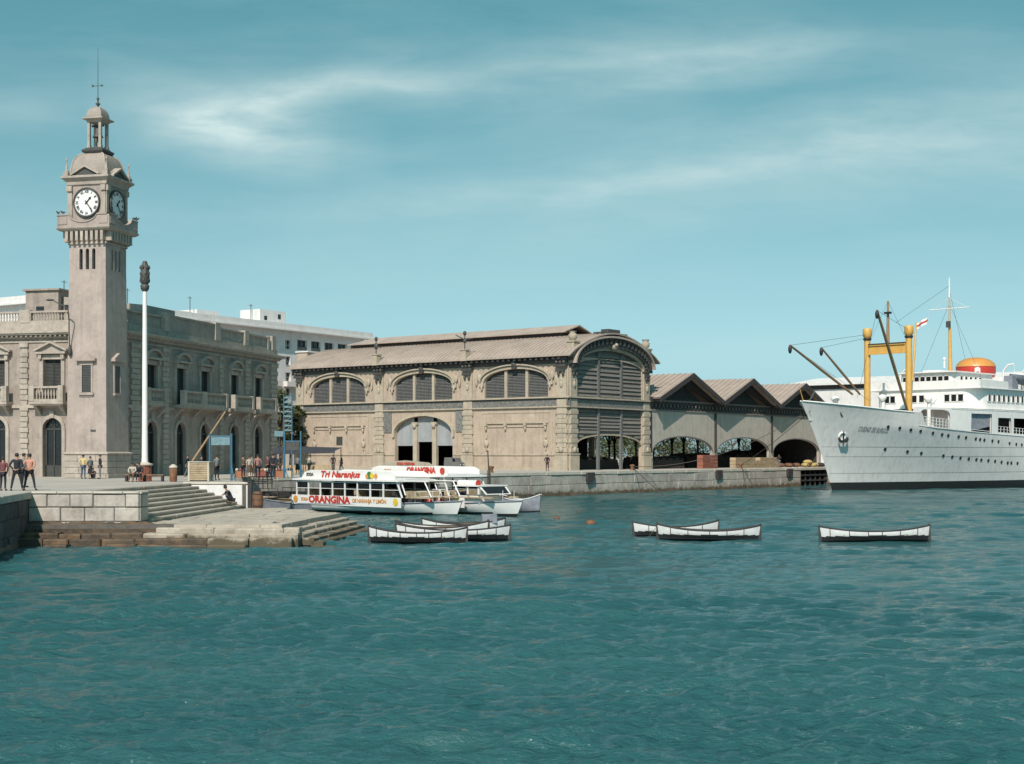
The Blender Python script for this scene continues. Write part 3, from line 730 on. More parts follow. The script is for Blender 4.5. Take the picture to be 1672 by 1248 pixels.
for i in range(48):
    a, c = 2*pi*i/48, 2*pi*(i+1)/48
    for r0, r1, y in ((.985, 1.085, -.12),): rim.add([(r0*cos(a),y,r0*sin(a)),(r1*cos(a),y,r1*sin(a)),(r1*cos(c),y,r1*sin(c)),(r0*cos(c),y,r0*sin(c)),(r0*cos(a),.06,r0*sin(a)),(r1*cos(a),.06,r1*sin(a)),(r1*cos(c),.06,r1*sin(c)),(r0*cos(c),.06,r0*sin(c))], [(0,1,2,3),(0,3,7,4),(1,5,6,2)])
rim_me = rim.mesh('clock_rim', M_copper)
for M in MS:
    Mc = M @ Matrix.Translation((0, -1.56, 20.25))
    f_ = link('clock', disc_me, tw); f_.matrix_basis = Mc
    for nm, me, dy in (('rim', rim_me, 0), ('minute_marks', num_me, -.034), ('hour_hand', hh, -.045), ('minute_hand', mh, -.08)):
        o = link(nm, me, f_); o.location = (0, dy, 0)
        if nm == 'minute_marks': o['kind'] = 'stuff'
    for nme in num_mes: link('numeral', nme, f_).location = (0, -.034, 0)
    # cornice pediment
    p = MB(M); p.prism([(-.95, 22.22), (.95, 22.22), (0, 22.8)], -1.80, -1.2); p.build('tympanum', M_copper, tw)
    for s in (-1, 1):
        MB(M).prism([(s*1.15, 22.2), (s*1.15, 22.32), (0, 22.98), (0, 22.82)] if s < 0 else [(0, 22.98), (s*1.15, 22.32), (s*1.15, 22.2), (0, 22.82)], -1.96, -1.15).build('raking_cornice', M_trim, tw)
MB().sqlathe([(1.5, 21.5), (1.62, 21.58), (1.66, 21.8), (1.82, 21.95), (1.94, 22.05), (1.94, 22.17), (1.86, 22.22)]).build('cornice', M_trim, tw)
for sx_ in (-1, 1):
    for sy_ in (-1, 1):
        f_ = MB(); f_.box(sx_*1.62-.2, sx_*1.62+.2, sy_*1.62-.2, sy_*1.62+.2, 22.2, 22.5); f_.lathe([(.12,22.5),(.17,22.62),(.07,22.75),(.1,22.9),(.04,23.1),(.03,23.35),(.08,23.42),(.05,23.52),(0.005,23.62)], n=8, c=(sx_*1.62, sy_*1.62, 0)); f_.build('finial', M_trim, tw)
# square cloister dome
prof = [(1.42, 22.2), (1.40, 22.55)]+[(.62+.78*cos(t)**.9 if cos(t) > 0 else .62, 22.55+1.5*sin(t)) for t in [pi/2*i/8 for i in range(1, 8)]]+[(.62, 24.05)]
dome = MB().sqlathe(prof).build('dome', M_dome, tw)
rb = MB()
for sx_ in (-1, 1):
    for sy_ in (-1, 1): rb.tube([(sx_*(h+.01), sy_*(h+.01), z) for h, z in prof], .055, 6)
rb.build('rib', M_trim, dome)
MB().sqlathe([(.62, 24.0), (.78, 24.1), (.86, 24.22), (.86, 24.32), (.7, 24.4), (.62, 24.5)]).build('lantern_base', M_copper, tw)
for sx_ in (-1, 1):
    for sy_ in (-1, 1):
        c = MB(); c.box(sx_*.46-.10, sx_*.46+.10, sy_*.46-.10, sy_*.46+.10, 24.5, 26.45); c.box(sx_*.46-.13, sx_*.46+.13, sy_*.46-.13, sy_*.46+.13, 24.5, 24.7); c.build('lantern_post', M_trim, tw)
bell = MB().lathe([(.40,25.35),(.36,25.45),(.27,25.65),(.23,25.95),(.17,26.1),(.05,26.15)], n=14).build('bell', M_copper, tw)
MB().box(-.5, .5, -.05, .05, 26.15, 26.28).build('yoke', M_copper, bell); MB().cyl((0,0,25.0),(0,0,25.4),.05).build('clapper', M_copper, bell)
MB().sqlathe([(.56, 26.4), (.62, 26.5), (.86, 26.62), (.86, 26.7), (.64, 26.76)]).build('lantern_cornice', M_trim, tw)
MB().sqlathe([(.62, 26.74)]+[(.62*cos(t)**.8, 26.76+.86*sin(t)) for t in [pi/2*i/7 for i in range(1, 7)]]+[(.04, 27.64)]).build('lantern_dome', M_dome, tw)
MB().lathe([(.05,27.6),(.09,27.75),(.2,27.85),(.07,27.95),(.05,28.15),(.13,28.22),(.04,28.32),(.028,28.6),(.012,32.0)], n=8).build('spire_rod', M_copper, tw)
v = MB(); v.cyl((-.5,0,29.2),(.25,0,29.2),.02); v.add([(-.55,0,29.08),(-.25,0,29.2),(-.55,0,29.36),(-.45,.02,29.2)], [(0,1,2,3)]); v.add([(.25,-.0,29.1),(.5,.0,29.2),(.25,.0,29.3)], [(0,1,2)]); v.build('weather_vane', M_copper, tw)
p = MB(MS[0]); p.box(.35, .75, -hw(3.5)-.07, -hw(3.5)+.05, 3.45, 3.55); p.build('wall_plate', M_copper, tw)
# birds on the parapet corners
def bird(x, y, z, a, lab):
    t = thing('bird', lab, 'bird', (x, y, z), a)
    m = MB(); m.ball((0,0,.16), .07, .16, .08, 8, 5); m.ball((0,-.15,.25), .05, .055, .05, 7, 5); m.cyl((0,-.19,.25),(0,-.27,.24),.015,.003,5); m.add([(-.04,.1,.16),(.04,.1,.16),(.05,.32,.12),(-.05,.32,.12)], [(0,1,2,3)]); m.build('body', M_copper, t)
    m = MB(); m.cyl((-.03,0,0),(-.03,0,.1),.01,n=4); m.cyl((.03,0,0),(.03,0,.1),.01,n=4); m.build('legs', M_copper, t)
Mt = Matrix.Translation((-30.85, 107.1, 0)) @ rotz(BA)
for (lx, ly, lab) in [(-2.05, -2.05, 'dark bird perched on the left front corner of the tower parapet'), (-1.65, -2.06, 'dark bird just right of the corner bird on the tower parapet'), (2.06, 1.7, 'dark bird perched towards the right rear of the tower parapet'), (2.06, 2.05, 'dark bird on the rear right corner of the tower parapet')]:
    p = Mt @ Vector((lx, ly, 19.34)); bird(p.x, p.y, p.z, lx, lab)
# street lamp on a swan-neck bracket fixed to the tower
p = Mt @ Vector((-1.3, -hw(9.5)-.05, 9.3))
t = thing('wall_lamp', 'dark swan-neck street lamp bracketed to the left edge of the clock tower', 'lamp', p, R(-14))
MB().lathe([(.02,-.35),(.12,-.25),(.16,0),(.10,.35),(.05,.5)], n=8, c=(0,-.12,0)).build('bracket_base', M_copper, t)
MB().tube([(0,-.15,.3),(.08,-.35,1.2),(.22,-.6,2.1),(.32,-.8,2.7),(.28,-.85,3.0),(.05,-.9,3.25),(-.45,-1,3.5),(-.85,-1,3.7)], .045).build('arm', M_copper, t)
MB().ball((-1.1,-1,3.74), .34, .13, .09).build('lamp_head', M_copper, t)

# ================================================================== harbour hall (long side x -41.4..0, gable in the MR frame)
HK = (6.08, 155.0); HA = math.atan2(-.6, .8)
hall = thing('harbour_hall', 'long beige stone harbour hall with arched windows and a grey boarded arched gable', 'hall', (*HK, 0), HA)
HL, HW = 41.4, 16.7; MG = MR
pil = [-.8, -13.8, -27.3, -40.6]; bays = [-7.05, -20.5, -34.0]
w = MB()
w.band(-HL, 0, 0, 6.9, [(-20.5, 8.8, 0, 4.25, 1.95)], dep=.6); w.band(-HL, 0, 6.9, 12.4, [(x, 8.7, 8.05, 9.9, 1.3) for x in bays], dep=.5)
w.M = MG
w.band(0, HW, 0, 12.4, [(HW/2, 13.5, 0, 11.35, 2.3-1.3)], dep=.5, back=True)
w.M = Matrix()
w.add([(-HL,0,0),(-HL,HW,0),(-HL,HW,12.4),(-HL,0,12.4)], [(0,3,2,1)])
w.add([(-HL,0,12.4)]+[(-HL, HW*t/12, 12.4+2.7*sin(pi*t/12)) for t in range(1, 12)]+[(-HL,HW,12.4)], [tuple(range(13))])
w.build('wall', M_hall, hall)
# inner columns on the far long side and floor-level iron posts
for x in [-.5, -8, -16, -24, -32, -40]:
    MB().box(x-.25, x+.25, HW-.5, HW, 0, 12.4).build('column', M_hall, hall)
MB().box(-HL, 0, HW-.45, HW-.05, 6.5, 12.4).build('wall', M_hall, hall); MB().box(-HL, -9, HW-.44, HW-.06, 0, 6.49).build('wall', M_darkwood, hall)  # dark lower partition added to darken the view through the doorway
# upper windows: mullions and louvre panels
for x in bays:
    wd = MB(); wd.add([(x-4.3,.38,8.0),(x+4.3,.38,8.0),(x+4.3,.38,11.2),(x-4.3,.38,11.2)], [(0,1,2,3)]); wd = wd.build('window', M_shutter, hall)
    for m_ in (-1.45, 1.45): MB().box(x+m_-.17, x+m_+.17, .02, .36, 8.05, 11.16).build('mullion', M_halltrim, wd)
    for c0, c1 in ((-4.3, -1.65), (-1.27, 1.27), (1.65, 4.3)):
        lv = MB(); z = 8.12
        while z < 10.98:
            for k in range(4):
                a = c0+(c1-c0)*k/4; b_ = c0+(c1-c0)*(k+1)/4; m_ = max(abs(a), abs(b_))
                if z < 9.75+1.3*sqrt(max(0, 1-(m_/4.35)**2))-.12: lv.add([(x+a+.02,.2,z),(x+b_-.02,.2,z),(x+b_-.02,.34,z+.15),(x+a+.02,.34,z+.15)], [(0,1,2,3)])
            z += .17
        lv.box(x+c0-.05, x+c0+.02, .16, .3, 8.06, 9.8); lv.box(x+c1-.02, x+c1+.05, .16, .3, 8.06, 9.8)
        lv.build('louvre_panel', M_louver, wd)
    MB().arch(x, 8.7, 9.9, 1.3, .32, -.22, .02, seg=20).build('arch_moulding', M_halltrim, wd)
    MB().arch(x, 9.5, 9.9, 1.68, .16, -.42, .02, seg=20).build('hood_mould', M_halltrim, wd)
    k = MB(); k.box(x-.3, x+.3, -.5, .02, 11.2, 12.05); k.ball((x, -.45, 11.65), .26, .2, .3); k.build('keystone', M_copper, wd)
    for s in (-1, 1):
        k = MB(); k.box(x+s*4.75-.3, x+s*4.75+.3, -.22, .02, 9.35, 9.95); k.ball((x+s*5.0, -.2, 10.35), .3, .12, .45); k.ball((x+s*4.7, -.2, 9.2), .14, .1, .3); k.ball((x+s*5.5, -.15, 9.9), .16, .1, .5); k.build('carved_ornament', M_halltrim, wd)
# pilasters with quoins, capitals and pedestals on the eaves
hq = MB().bbox(-.75, .75, -.24, 0, .02, .50, .035).mesh('quoin', M_halltrim)
hq2 = MB().bbox(-.6, .6, -.21, 0, .02, .50, .035).mesh('quoin', M_halltrim)
def hpil(M, x, wd=1.5, statue=True, small=False):
    p = MB(M); p.box(x-wd/2-.1, x+wd/2+.1, -.3, .02, 0, 1.7); p.box(x-wd/2-.18, x+wd/2+.18, -.36, .02, 1.7, 1.86); p.box(x-wd/2+.12, x+wd/2-.12, -.16, .02, 1.86, 12.0)
    p = p.build('pilaster', M_halltrim, hall)
    z = 1.92; i = 0
    while z+.52 < 6.75:
        o = link('quoin', hq if i % 2 == 0 else hq2, p); o.matrix_basis = M @ Matrix.Translation((x, 0, z)); z += .52; i += 1
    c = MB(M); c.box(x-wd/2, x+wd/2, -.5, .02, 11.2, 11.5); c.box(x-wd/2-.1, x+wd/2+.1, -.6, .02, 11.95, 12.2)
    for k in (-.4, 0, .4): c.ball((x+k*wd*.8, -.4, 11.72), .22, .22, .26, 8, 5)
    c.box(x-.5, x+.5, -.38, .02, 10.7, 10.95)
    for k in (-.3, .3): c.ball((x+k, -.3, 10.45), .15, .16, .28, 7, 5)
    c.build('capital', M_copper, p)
    c = MB(M); c.ball((x, -.22, 9.35), .2, .12, .4, 8, 5); c.ball((x, -.2, 9.85), .13, .1, .22, 8, 5); c.build('carved_ornament', M_halltrim, p); MB(M).ball((x, -.3, 1.35+.9), .3, .14, .34, 8, 5).build('carved_ornament', M_halltrim, p)
for x in pil: hpil(Matrix(), x)
for x in (.85, HW-.85): hpil(MG, x, 1.5)
# bracketed shelf ornament on the blank lower bays, small window
for x in (bays[0], bays[2]):
    s = MB(); s.box(x-4.4, x+4.4, -.16, .02, 5.15, 5.28); s.box(x-4.2, x+4.2, -.10, .02, 4.75, 4.85); s.build('shelf_moulding', M_halltrim, hall)
    for i in range(4):
        cx = x-4.1+i*8.2/3; k = MB(); k.box(cx-.16, cx+.16, -.32, .02, 4.9, 5.3); k.ball((cx, -.18, 4.65), .14, .12, .3, 7, 5)
        if i in (0, 3): k.ball((cx, -.1, 3.6), .10, .08, .2, 6, 4); k.ball((cx, -.14, 2.95), .34, .12, .42, 8, 6); k.ball((cx, -.1, 2.35), .1, .08, .25, 6, 4)
        k.build('corbel', M_halltrim, hall)
    s = MB(); s.box(x-4.9, x-4.75, -.05, .02, 1.9, 6.3); s.box(x+4.75, x+4.9, -.05, .02, 1.9, 6.3); s.box(x-4.9, x+4.9, -.05, .02, 6.3, 6.45); s.build('panel_frame', M_halltrim, hall)
MB().box(-34.4, -33.4, -.03, .1, 1.95+.9, 3.9).build('window', M_shutter, hall)
# dado, string courses, tile frieze, cornice
def bandbox(M, x0, x1, pr, z0, z1, name, m): return MB(M).box(x0, x1, -pr, .02, z0, z1).build(name, m, hall)
for a, c in ((-HL-.1, -25.0), (-16.0, .05)): bandbox(Matrix(), a, c, .10, 1.62, 1.76, 'dado_rail', M_halltrim); bandbox(Matrix(), a, c, .14, 0, .3, 'plinth', M_halltrim)
for M, x0, x1 in ((Matrix(), -HL-.12, .3), (MG, -.3, HW+.1)):
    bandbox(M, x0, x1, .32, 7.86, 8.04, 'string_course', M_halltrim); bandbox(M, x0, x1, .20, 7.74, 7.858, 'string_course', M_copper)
    bandbox(M, x0, x1, .08, 6.98, 7.738, 'tile_frieze', M_frieze); bandbox(M, x0, x1, .24, 6.84, 6.978, 'string_course', M_halltrim)
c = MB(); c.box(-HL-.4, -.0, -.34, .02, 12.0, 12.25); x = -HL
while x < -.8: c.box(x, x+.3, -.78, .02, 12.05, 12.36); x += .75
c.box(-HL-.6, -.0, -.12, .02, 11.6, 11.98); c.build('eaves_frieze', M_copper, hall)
for x in range(30):
    pass
# roof sheet, curved section, with battens; then the ridge ventilator
def rz_(t): return 12.42+2.75*sin(pi*t)**.92
r = MB(); n = 20
pr_ = [(-.95+(HW+1.9)*i/n, rz_(min(1, max(0, i/n))) if 0 < i < n else 12.32) for i in range(n+1)]
for (a, za), (b_, zb) in zip(pr_[:-1], pr_[1:]):
    r.add([(-HL-.6,a,za),(.9,a,za),(.9,b_,zb),(-HL-.6,b_,zb),(-HL-.6,a,za+.16),(.9,a,za+.16),(.9,b_,zb+.16),(-HL-.6,b_,zb+.16)], [(0,3,2,1),(4,5,6,7),(1,2,6,5),(0,4,7,3)]+([(0,1,5,4)] if a < 0 and b_ < .5 else [])+([(3,7,6,2)] if b_ > HW+.9 else []))
roof = r.build('roof', M_hroof, hall)
bt = MB(); x = -HL-.3
while x < .8:
    for (a, za), (b_, zb) in zip(pr_[:-1], pr_[1:]): bt.add([(x,a,za+.16),(x+.07,a,za+.16),(x+.07,b_,zb+.16),(x,b_,zb+.16),(x,a,za+.22),(x+.07,a,za+.22),(x+.07,b_,zb+.22),(x,b_,zb+.22)], [(4,5,6,7),(0,4,7,3),(1,2,6,5)])
    x += .6
bt.build('batten', M_hroof, roof, 'stuff')
mn = MB(); y0, y1, ym = HW/2-3.0, HW/2+3.0, HW/2; xa, xb = -37.6, -4.2
mn.add([(xa,y0,15.62),(xb,y0,15.62),(xb-.0,ym,16.55),(xa+2,ym,16.55),(xa,y1,15.62),(xb,y1,15.62),(xa,y0,15.5),(xb,y0,15.5),(xa,y1,15.5),(xb,y1,15.5),(xb,ym,16.4)], [(0,1,2,3),(3,2,5,4),(0,3,4),(0,6,7,1),(1,7,10,2),(2,10,9,5),(6,8,9,7)])
mn = mn.build('ridge_ventilator', M_hroof, roof); mv = MB(); mv.box(xa+.4, xb-.6, y0+.5, y1-.5, 14.6, 15.5); mv.build('ventilator_side', M_darkwood, mn)
# gable: deep arched hood with coffers, boards and mullions
hd = MB(MG); hd.arch(HW/2, 13.5, 11.35, 2.0, .35, -.25, .5, seg=28); hd.build('arch_moulding', M_halltrim, hall)
hd = MB(MG); hd.arch(HW/2, 14.2, 11.35, 2.35, 1.0, -.55, .4, seg=28); hd.build('arch_hood', M_copper, hall)
for i in range(1, 26):
    t = pi*i/26; cx, cz = HW/2-(7.6)*cos(t), 11.35+2.9*sin(t)
    MB(MG).box(cx-.17, cx+.17, -.75, -.55, cz-.18, cz+.3).build('coffer_block', M_copper, hall)
hd = MB(MG); hd.arch(HW/2, 16.0, 11.6, 3.15, .22, -.95, .3, seg=28); hd.build('arch_cornice', M_hroof, hall)
hd = MB(MG); hd.box(HW/2-2.6, HW/2+2.6, -.6, .6, 15.15, 15.35); hd.box(HW/2-1.2, HW/2+1.2, -.5, .5, 15.35, 15.75); hd.build('crest', M_copper, hall)
k = MB(MG); k.ball((HW/2, -.5, 13.75), .6, .25, .35); k.ball((HW/2, -.8, 14.0), .25, .2, .2); k.build('keystone', M_halltrim, hall)
rnd = random.Random(3)
thirds = [(1.6, 5.85), (6.15, 10.55), (10.85, 15.1)]
def archz(x): return 11.35+1.95*sqrt(max(0, 1-((x-HW/2)/6.75)**2))
bk = MB(MG); n = 24; xs_ = [1.6+13.5*i/n for i in range(n+1)]
for a, b_ in zip(xs_[:-1], xs_[1:]):
    bk.add([(a,.30,8.0),(b_,.30,8.0),(b_,.30,archz(b_)),(a,.30,archz(a))], [(0,1,2,3)])
    lo = lambda x: 2.85+1.15*sqrt(max(0, 1-((x-HW/2)/6.75)**2))
    bk.add([(a,.30,lo(a)),(b_,.30,lo(b_)),(b_,.30,6.9),(a,.30,6.9)], [(0,1,2,3)])
bk.build('gable_backing', M_louver, hall)
for a, b_ in thirds:
    z = 8.1
    while z < 13.2:
        h = rnd.uniform(.34, .5)
        zt = z+h
        # clip ends against the arch
        aa, bb = a, b_
        while aa < bb and archz(aa) < zt: aa += .1
        while bb > aa and archz(bb) < zt: bb -= .1
        if bb-aa > .4:
            o = rnd.uniform(0, .07)
            MB(MG).add([(aa,.16-o,z+.02),(bb,.16-o,z+.02),(bb,.26,zt-.02),(aa,.26,zt-.02),(aa,.3,z+.02),(bb,.3,z+.02)], [(0,1,2,3),(0,4,5,1)]).build('board', M_slate, hall)
        z += h+rnd.choice([0, 0, .03, .10])
    z = 3.2
    while z < 6.6:
        h = rnd.uniform(.34, .46); zt = min(z+h, 6.75); aa, bb = a, b_
        while aa < bb and lo(aa) > z: aa += .1
        while bb > aa and lo(bb) > z: bb -= .1
        if bb-aa > .4:
            o = rnd.uniform(0, .06)
            MB(MG).add([(aa,.16-o,z+.02),(bb,.16-o,z+.02),(bb,.26,zt-.02),(aa,.26,zt-.02),(aa,.3,z+.02),(bb,.3,z+.02)], [(0,1,2,3),(0,4,5,1)]).build('board', M_slate, hall)
        z += h
for x in (6.0, 10.7):
    MB(MG).box(x-.16, x+.16, .0, .28, 0, 13.0).build('gable_post', M_louver, hall)
MB(MG).arch(HW/2, 13.0, 2.85, 1.0, .18, .08, .32, seg=24).build('opening_arch', M_halltrim, hall)
# lower front door of the hall: two stone posts, pale upper panels
dr = MB(); x = -20.5
for c0, c1, zl in ((-4.4, -1.75, 2.75), (-1.2, 1.2, 3.2), (1.75, 4.4, 2.75)):
    n = 6
    for i in range(n):
        a = c0+(c1-c0)*i/n; b_ = c0+(c1-c0)*(i+1)/n
        za, zb = [4.2+1.95*sqrt(max(0, 1-(t/4.4)**2)) for t in (a, b_)]
        dr.add([(x+a,.45,zl),(x+b_,.45,zl),(x+b_,.45,zb),(x+a,.45,za)], [(0,1,2,3)])
dr = dr.build('door_panel', MATS.get('door_grey') or mat('door_grey', (.33, .34, .345), .6, .12, 1.2, streaks=.4), hall)
for s in (-1.47, 1.47):
    MB().box(x+s-.3, x+s+.3, .2, .62, 0, 5.2).build('door_post', M_halltrim, hall)
    k = MB(); k.box(x+s-.4, x+s+.4, .05, .62, 5.2, 5.5); k.ball((x+s, .1, 5.05), .25, .2, .3); k.build('capital', M_halltrim, hall)
MB().arch(x, 8.8, 4.25, 1.95, .3, -.25, .02, seg=20, legs=.5).build('arch_moulding', M_halltrim, hall)
sp = MB(); n = 20
MB().box(x-6.3, x-4.9, -.1, .02, 4.3, 6.8).build('spandrel_panel', M_frieze, hall); MB().box(x+4.9, x+6.3, -.1, .02, 4.3, 6.8).build('spandrel_panel', M_frieze, hall)
# pedestals on the eaves with bare iron ornaments, corner urns
for i, x in enumerate((-13.8, -27.3)):
    p = MB(); p.box(x-.4, x+.4, -1.0, -.3, 12.3, 13.5); p.box(x-.5, x+.5, -1.08, -.2, 13.5, 13.62); p.build('pedestal', M_halltrim, hall)
    p = MB(); p.cyl((x,-.65,13.6),(x,-.65,15.3),.06); p.ball((x,-.65,15.45), .2, .2, .28)
    if i == 0: p.cyl((x-1.3,-.65,15.3),(x,-.65,14.75),.06); p.cyl((x,-.65,14.75),(x+1.1,-.65,14.8),.07); p.ball((x,-.65,14.6), .25, .15, .3)
    else: p.cyl((x-.3,-.65,14.7),(x+.8,-.65,14.4),.06); p.ball((x,-.65,14.6), .3, .2, .4)
    p.build('iron_ornament', M_copper, hall)
for M, x in ((MG, .85), (MG, HW-.85)):
    p = MB(M); p.box(x-.5, x+.5, -.5, .5, 12.4, 13.9); p.box(x-.6, x+.6, -.6, .6, 13.9, 14.05); p.lathe([(.2,14.05),(.45,14.3),(.5,14.7),(.3,14.9),(.48,15.1)], n=10, c=(x, 0, 0)); p.build('urn', M_halltrim, hall)
MB().box(-HL, 0, .4, HW, .004, .012).build('floor', M_pave, hall)

M_gable = mat('gable_slats', (.075, .068, .06), .8, .3, 2)
# ================================================================== three gabled sheds
def shed(w0, lab, right_wall):
    ox, oy = HK[0]+.6*w0, HK[1]+.8*w0
    t = thing('gabled_shed', lab, 'shed', (ox, oy, 0), math.atan2(.8, .6), 'gabled quay sheds')
    Wd, DP = 15.6, 46.0; m_ = Wd/2; AZ = 11.4; VZ = 8.25
    MB().band(0.0, Wd, 0, 6.9, [(m_, 14.3, 0, 2.1, 1.75)], dep=.35, back=True, seg=22).build('wall', M_sfront, t)
    MB().arch(m_, 14.3, 2.1, 1.75, .12, -.05, .02, seg=22).build('arch_trim', M_louver, t)
    MB().box(-.12, .12, -.22, -.002, 2.0, 6.9).build('downpipe', M_darkwood, t)
    f = MB(); f.box(0, Wd, .25, .35, 6.9, 8.2); f.build('frieze_backing', M_darkwood, t)
    f = MB(); f.box(0, Wd, -.12, .1, 6.88, 7.06); f.box(0, Wd, -.12, .1, 8.02, 8.2)
    n = 18
    for i in range(n):
        a = .1+i*(Wd-.2)/n; b_ = a+(Wd-.2)/n
        for (z0, z1) in ((7.06, 8.02), (8.02, 7.06)): f.add([(a,.0,z0),(a+.09,.0,z0),(b_,.0,z1),(b_-.09,.0,z1)], [(0,1,2,3)])
        f.ball(((a+b_)/2, -.02, 7.54), .16, .06, .16, 6, 4)
    f.build('frieze_lattice', M_slate, t)
    # gable
    g_ = MB(); g_.prism([(2.6, 8.2), (Wd-2.6, 8.2), (m_, 10.55)], .45, .55); g_ = g_.build('gable_panel', M_darkwood, t)
    z = 8.25
    while z < 10.3:
        hx = (10.5-z-.2)/(10.55-8.2)*(m_-2.6); MB().add([(m_-hx,.30,z),(m_+hx,.30,z),(m_+hx-.1,.42,z+.2),(m_-hx+.1,.42,z+.2)], [(0,1,2,3)]).build('slat', M_gable, g_); z += .24
    rk = MB()
    for s in (-1, 1):
        P = [(m_+s*m_, VZ), (m_, AZ), (m_, AZ-1.15), (m_+s*m_*1.0, VZ-1.1+.9)]
        rk.prism(P if s > 0 else P[::-1], -.3, .2)
        Q = [(m_+s*m_*1.0, VZ+.17), (m_, AZ+.19), (m_, AZ-.42), (m_+s*m_*1.0, VZ-.44)]; rk.prism(Q if s > 0 else Q[::-1], -1.5, -1.41)
    rk.box(-.4, .4, -.4, .3, 7.9, 8.5); rk.build('bargeboard', M_darkwood, t)
    rf = MB()
    for s in (-1, 1):
        rf.add([(m_+s*m_,-1.4,VZ),(m_,-1.4,AZ),(m_,DP,AZ),(m_+s*m_,DP,VZ),(m_+s*m_,-1.4,VZ+.14),(m_,-1.4,AZ+.16),(m_,DP,AZ+.16),(m_+s*m_,DP,VZ+.14)], [(0,1,2,3),(4,7,6,5),(0,4,5,1)])
    rf = rf.build('roof', M_sroof, t)
    ys_ = -1.2; bt = MB()
    while ys_ < DP:
        for s in (-1, 1): bt.add([(m_+s*m_,ys_,VZ+.15),(m_,ys_,AZ+.17),(m_,ys_+.08,AZ+.17),(m_+s*m_,ys_+.08,VZ+.15),(m_+s*m_,ys_,VZ+.21),(m_,ys_,AZ+.23),(m_,ys_+.08,AZ+.23),(m_+s*m_,ys_+.08,VZ+.21)], [(4,5,6,7),(0,1,5,4),(3,7,6,2)])
        ys_ += .8
    bt.build('batten', M_sroof, rf, 'stuff')
    mo = MB(); hwm = 2.9; ze = AZ+.35; y0 = 9.5
    for s in (-1, 1): mo.add([(m_+s*hwm,y0,ze-.45),(m_,y0,AZ+1.0),(m_,DP-6,AZ+1.0),(m_+s*hwm,DP-6,ze-.45),(m_+s*hwm,y0,ze-.33),(m_,y0,AZ+1.14),(m_,DP-6,AZ+1.14),(m_+s*hwm,DP-6,ze-.33)], [(0,1,2,3),(4,7,6,5),(0,4,5,1),(0,3,7,4)])
    mo = mo.build('ridge_ventilator', M_sroof, rf)
    mv = MB(); mv.prism([(m_-hwm+.4, AZ-.95), (m_+hwm-.4, AZ-.95), (m_+hwm-.4, ze-.4), (m_, AZ+.95), (m_-hwm+.4, ze-.4)], y0+.5, DP-6.5); mv.build('ventilator_side', M_darkwood, mo)
    for yy_ in (9, 20, 31, 42):
        for xx in ([0, m_] if not right_wall else [0, m_, Wd-.15]):
            c = MB(); c.cyl((xx, yy_, 0), (xx, yy_, 7.0), .17, .13)
            for s in (-1, 1):
                for k in range(5):
                    a, b_ = pi/2*k/5, pi/2*(k+1)/5
                    c.cyl((xx+s*2.6*(1-cos(a)), yy_, 2.4+2.6*sin(a)), (xx+s*2.6*(1-cos(b_)), yy_, 2.4+2.6*sin(b_)), .1, n=5)
            c.build('column', M_darkwood, t)
        MB().box(0, Wd, yy_-.12, yy_+.12, 6.7, 7.1).build('tie_beam', M_darkwood, t)
    if right_wall: MB().box(Wd-.29, Wd-.01, .4, 11, 0, 4.59).build('side_wall', M_darkwood, t)  # low dark wall added so the right-hand arch reads dark
    if right_wall: MB().box(Wd-.3, Wd, .36, DP, 4.6, 8.2).build('side_wall', M_darkwood, t)
    MB().box(0, Wd, DP-.3, DP, 4.6, 8.2).build('rear_wall', M_darkwood, t)
    return t
M_sfront = mat('shed_front_boards', (.46, .415, .355), .9, .10, 1.0, .15, 9, grime=.2, streaks=.45)
shed(16.8, 'gabled quay shed next to the hall, left of the three with dark gables', False)
shed(32.4, 'middle one of the three gabled quay sheds, behind the pale crates', False)
shed(48.0, 'right-hand gabled quay shed partly hidden by the bow of the white ship', True)
def loc_q(w, back, z=0): return (HK[0]+.6*w-.8*back, HK[1]+.8*w+.6*back, z)
QA = math.atan2(.8, .6)

# ================================================================== white apartment block behind
AO = (-66.5, 199.3); AA = math.atan2(.842, .539)
apt = thing('apartment_building', 'large white modern apartment block rising behind the beige harbour buildings', 'building', (*AO, 0), AA)
AL, AH = 73.4, 22.6
acol = [2.5+3.6*i for i in range(20)]
rows = [19.6-2.72*i for i in range(7)]
w = MB()
for i, z in enumerate(rows):
    ops = []
    for x in acol:
        if i == 0: ops.append((x, 2.5 if x > 56 or 34 < x < 46 else 1.35, z, z+1.75 if x > 56 else z+1.5, 0))
        else: ops.append((x, 1.25, z, z+1.45, 0))
    top_ = AH if i == 0 else rows[i-1]-.6
    w.band(0, AL, z-.6 if i < 6 else 0, top_, ops, dep=.5)
w.box(0, AL, .6, 14, 0, AH); w.add([(AL,0,0),(AL,.6,0),(AL,.6,AH),(AL,0,AH)], [(0,1,2,3)]); w.build('wall', M_whitewall, apt)
wm1 = MB(); wm1.box(-.6, .6, .42, .46, 0, 1.45); wm1 = wm1.mesh('window', M_glass)
fm1 = MB(); fm1.box(-.04, .04, .36, .42, 0, 1.45); fm1.box(-.62, .62, .36, .42, .66, .72); fm1.box(-.66, .66, -.08, .3, -.07, -.003); fm1 = fm1.mesh('window_frame', M_whitewall)
wm2 = MB(); wm2.box(-1.25, 1.25, .44, .48, 0, 1.75); wm2 = wm2.mesh('window', M_glass)
fm2 = MB(); fm2.box(-.05, .05, .3, .43, 0, 1.75); fm2.box(-1.2, 1.2, .0, .06, .0, .55); fm2 = fm2.mesh('window_frame', M_louver)
for i, z in enumerate(rows[:5]):
    for x in acol:
        if x < 22 and i > 0: continue
        big = i == 0 and (x > 56 or 34 < x < 46)
        a = link('window', wm2 if big else wm1, apt); a.location = (x, 0, z)
        link('window_frame', fm2 if big else fm1, a)
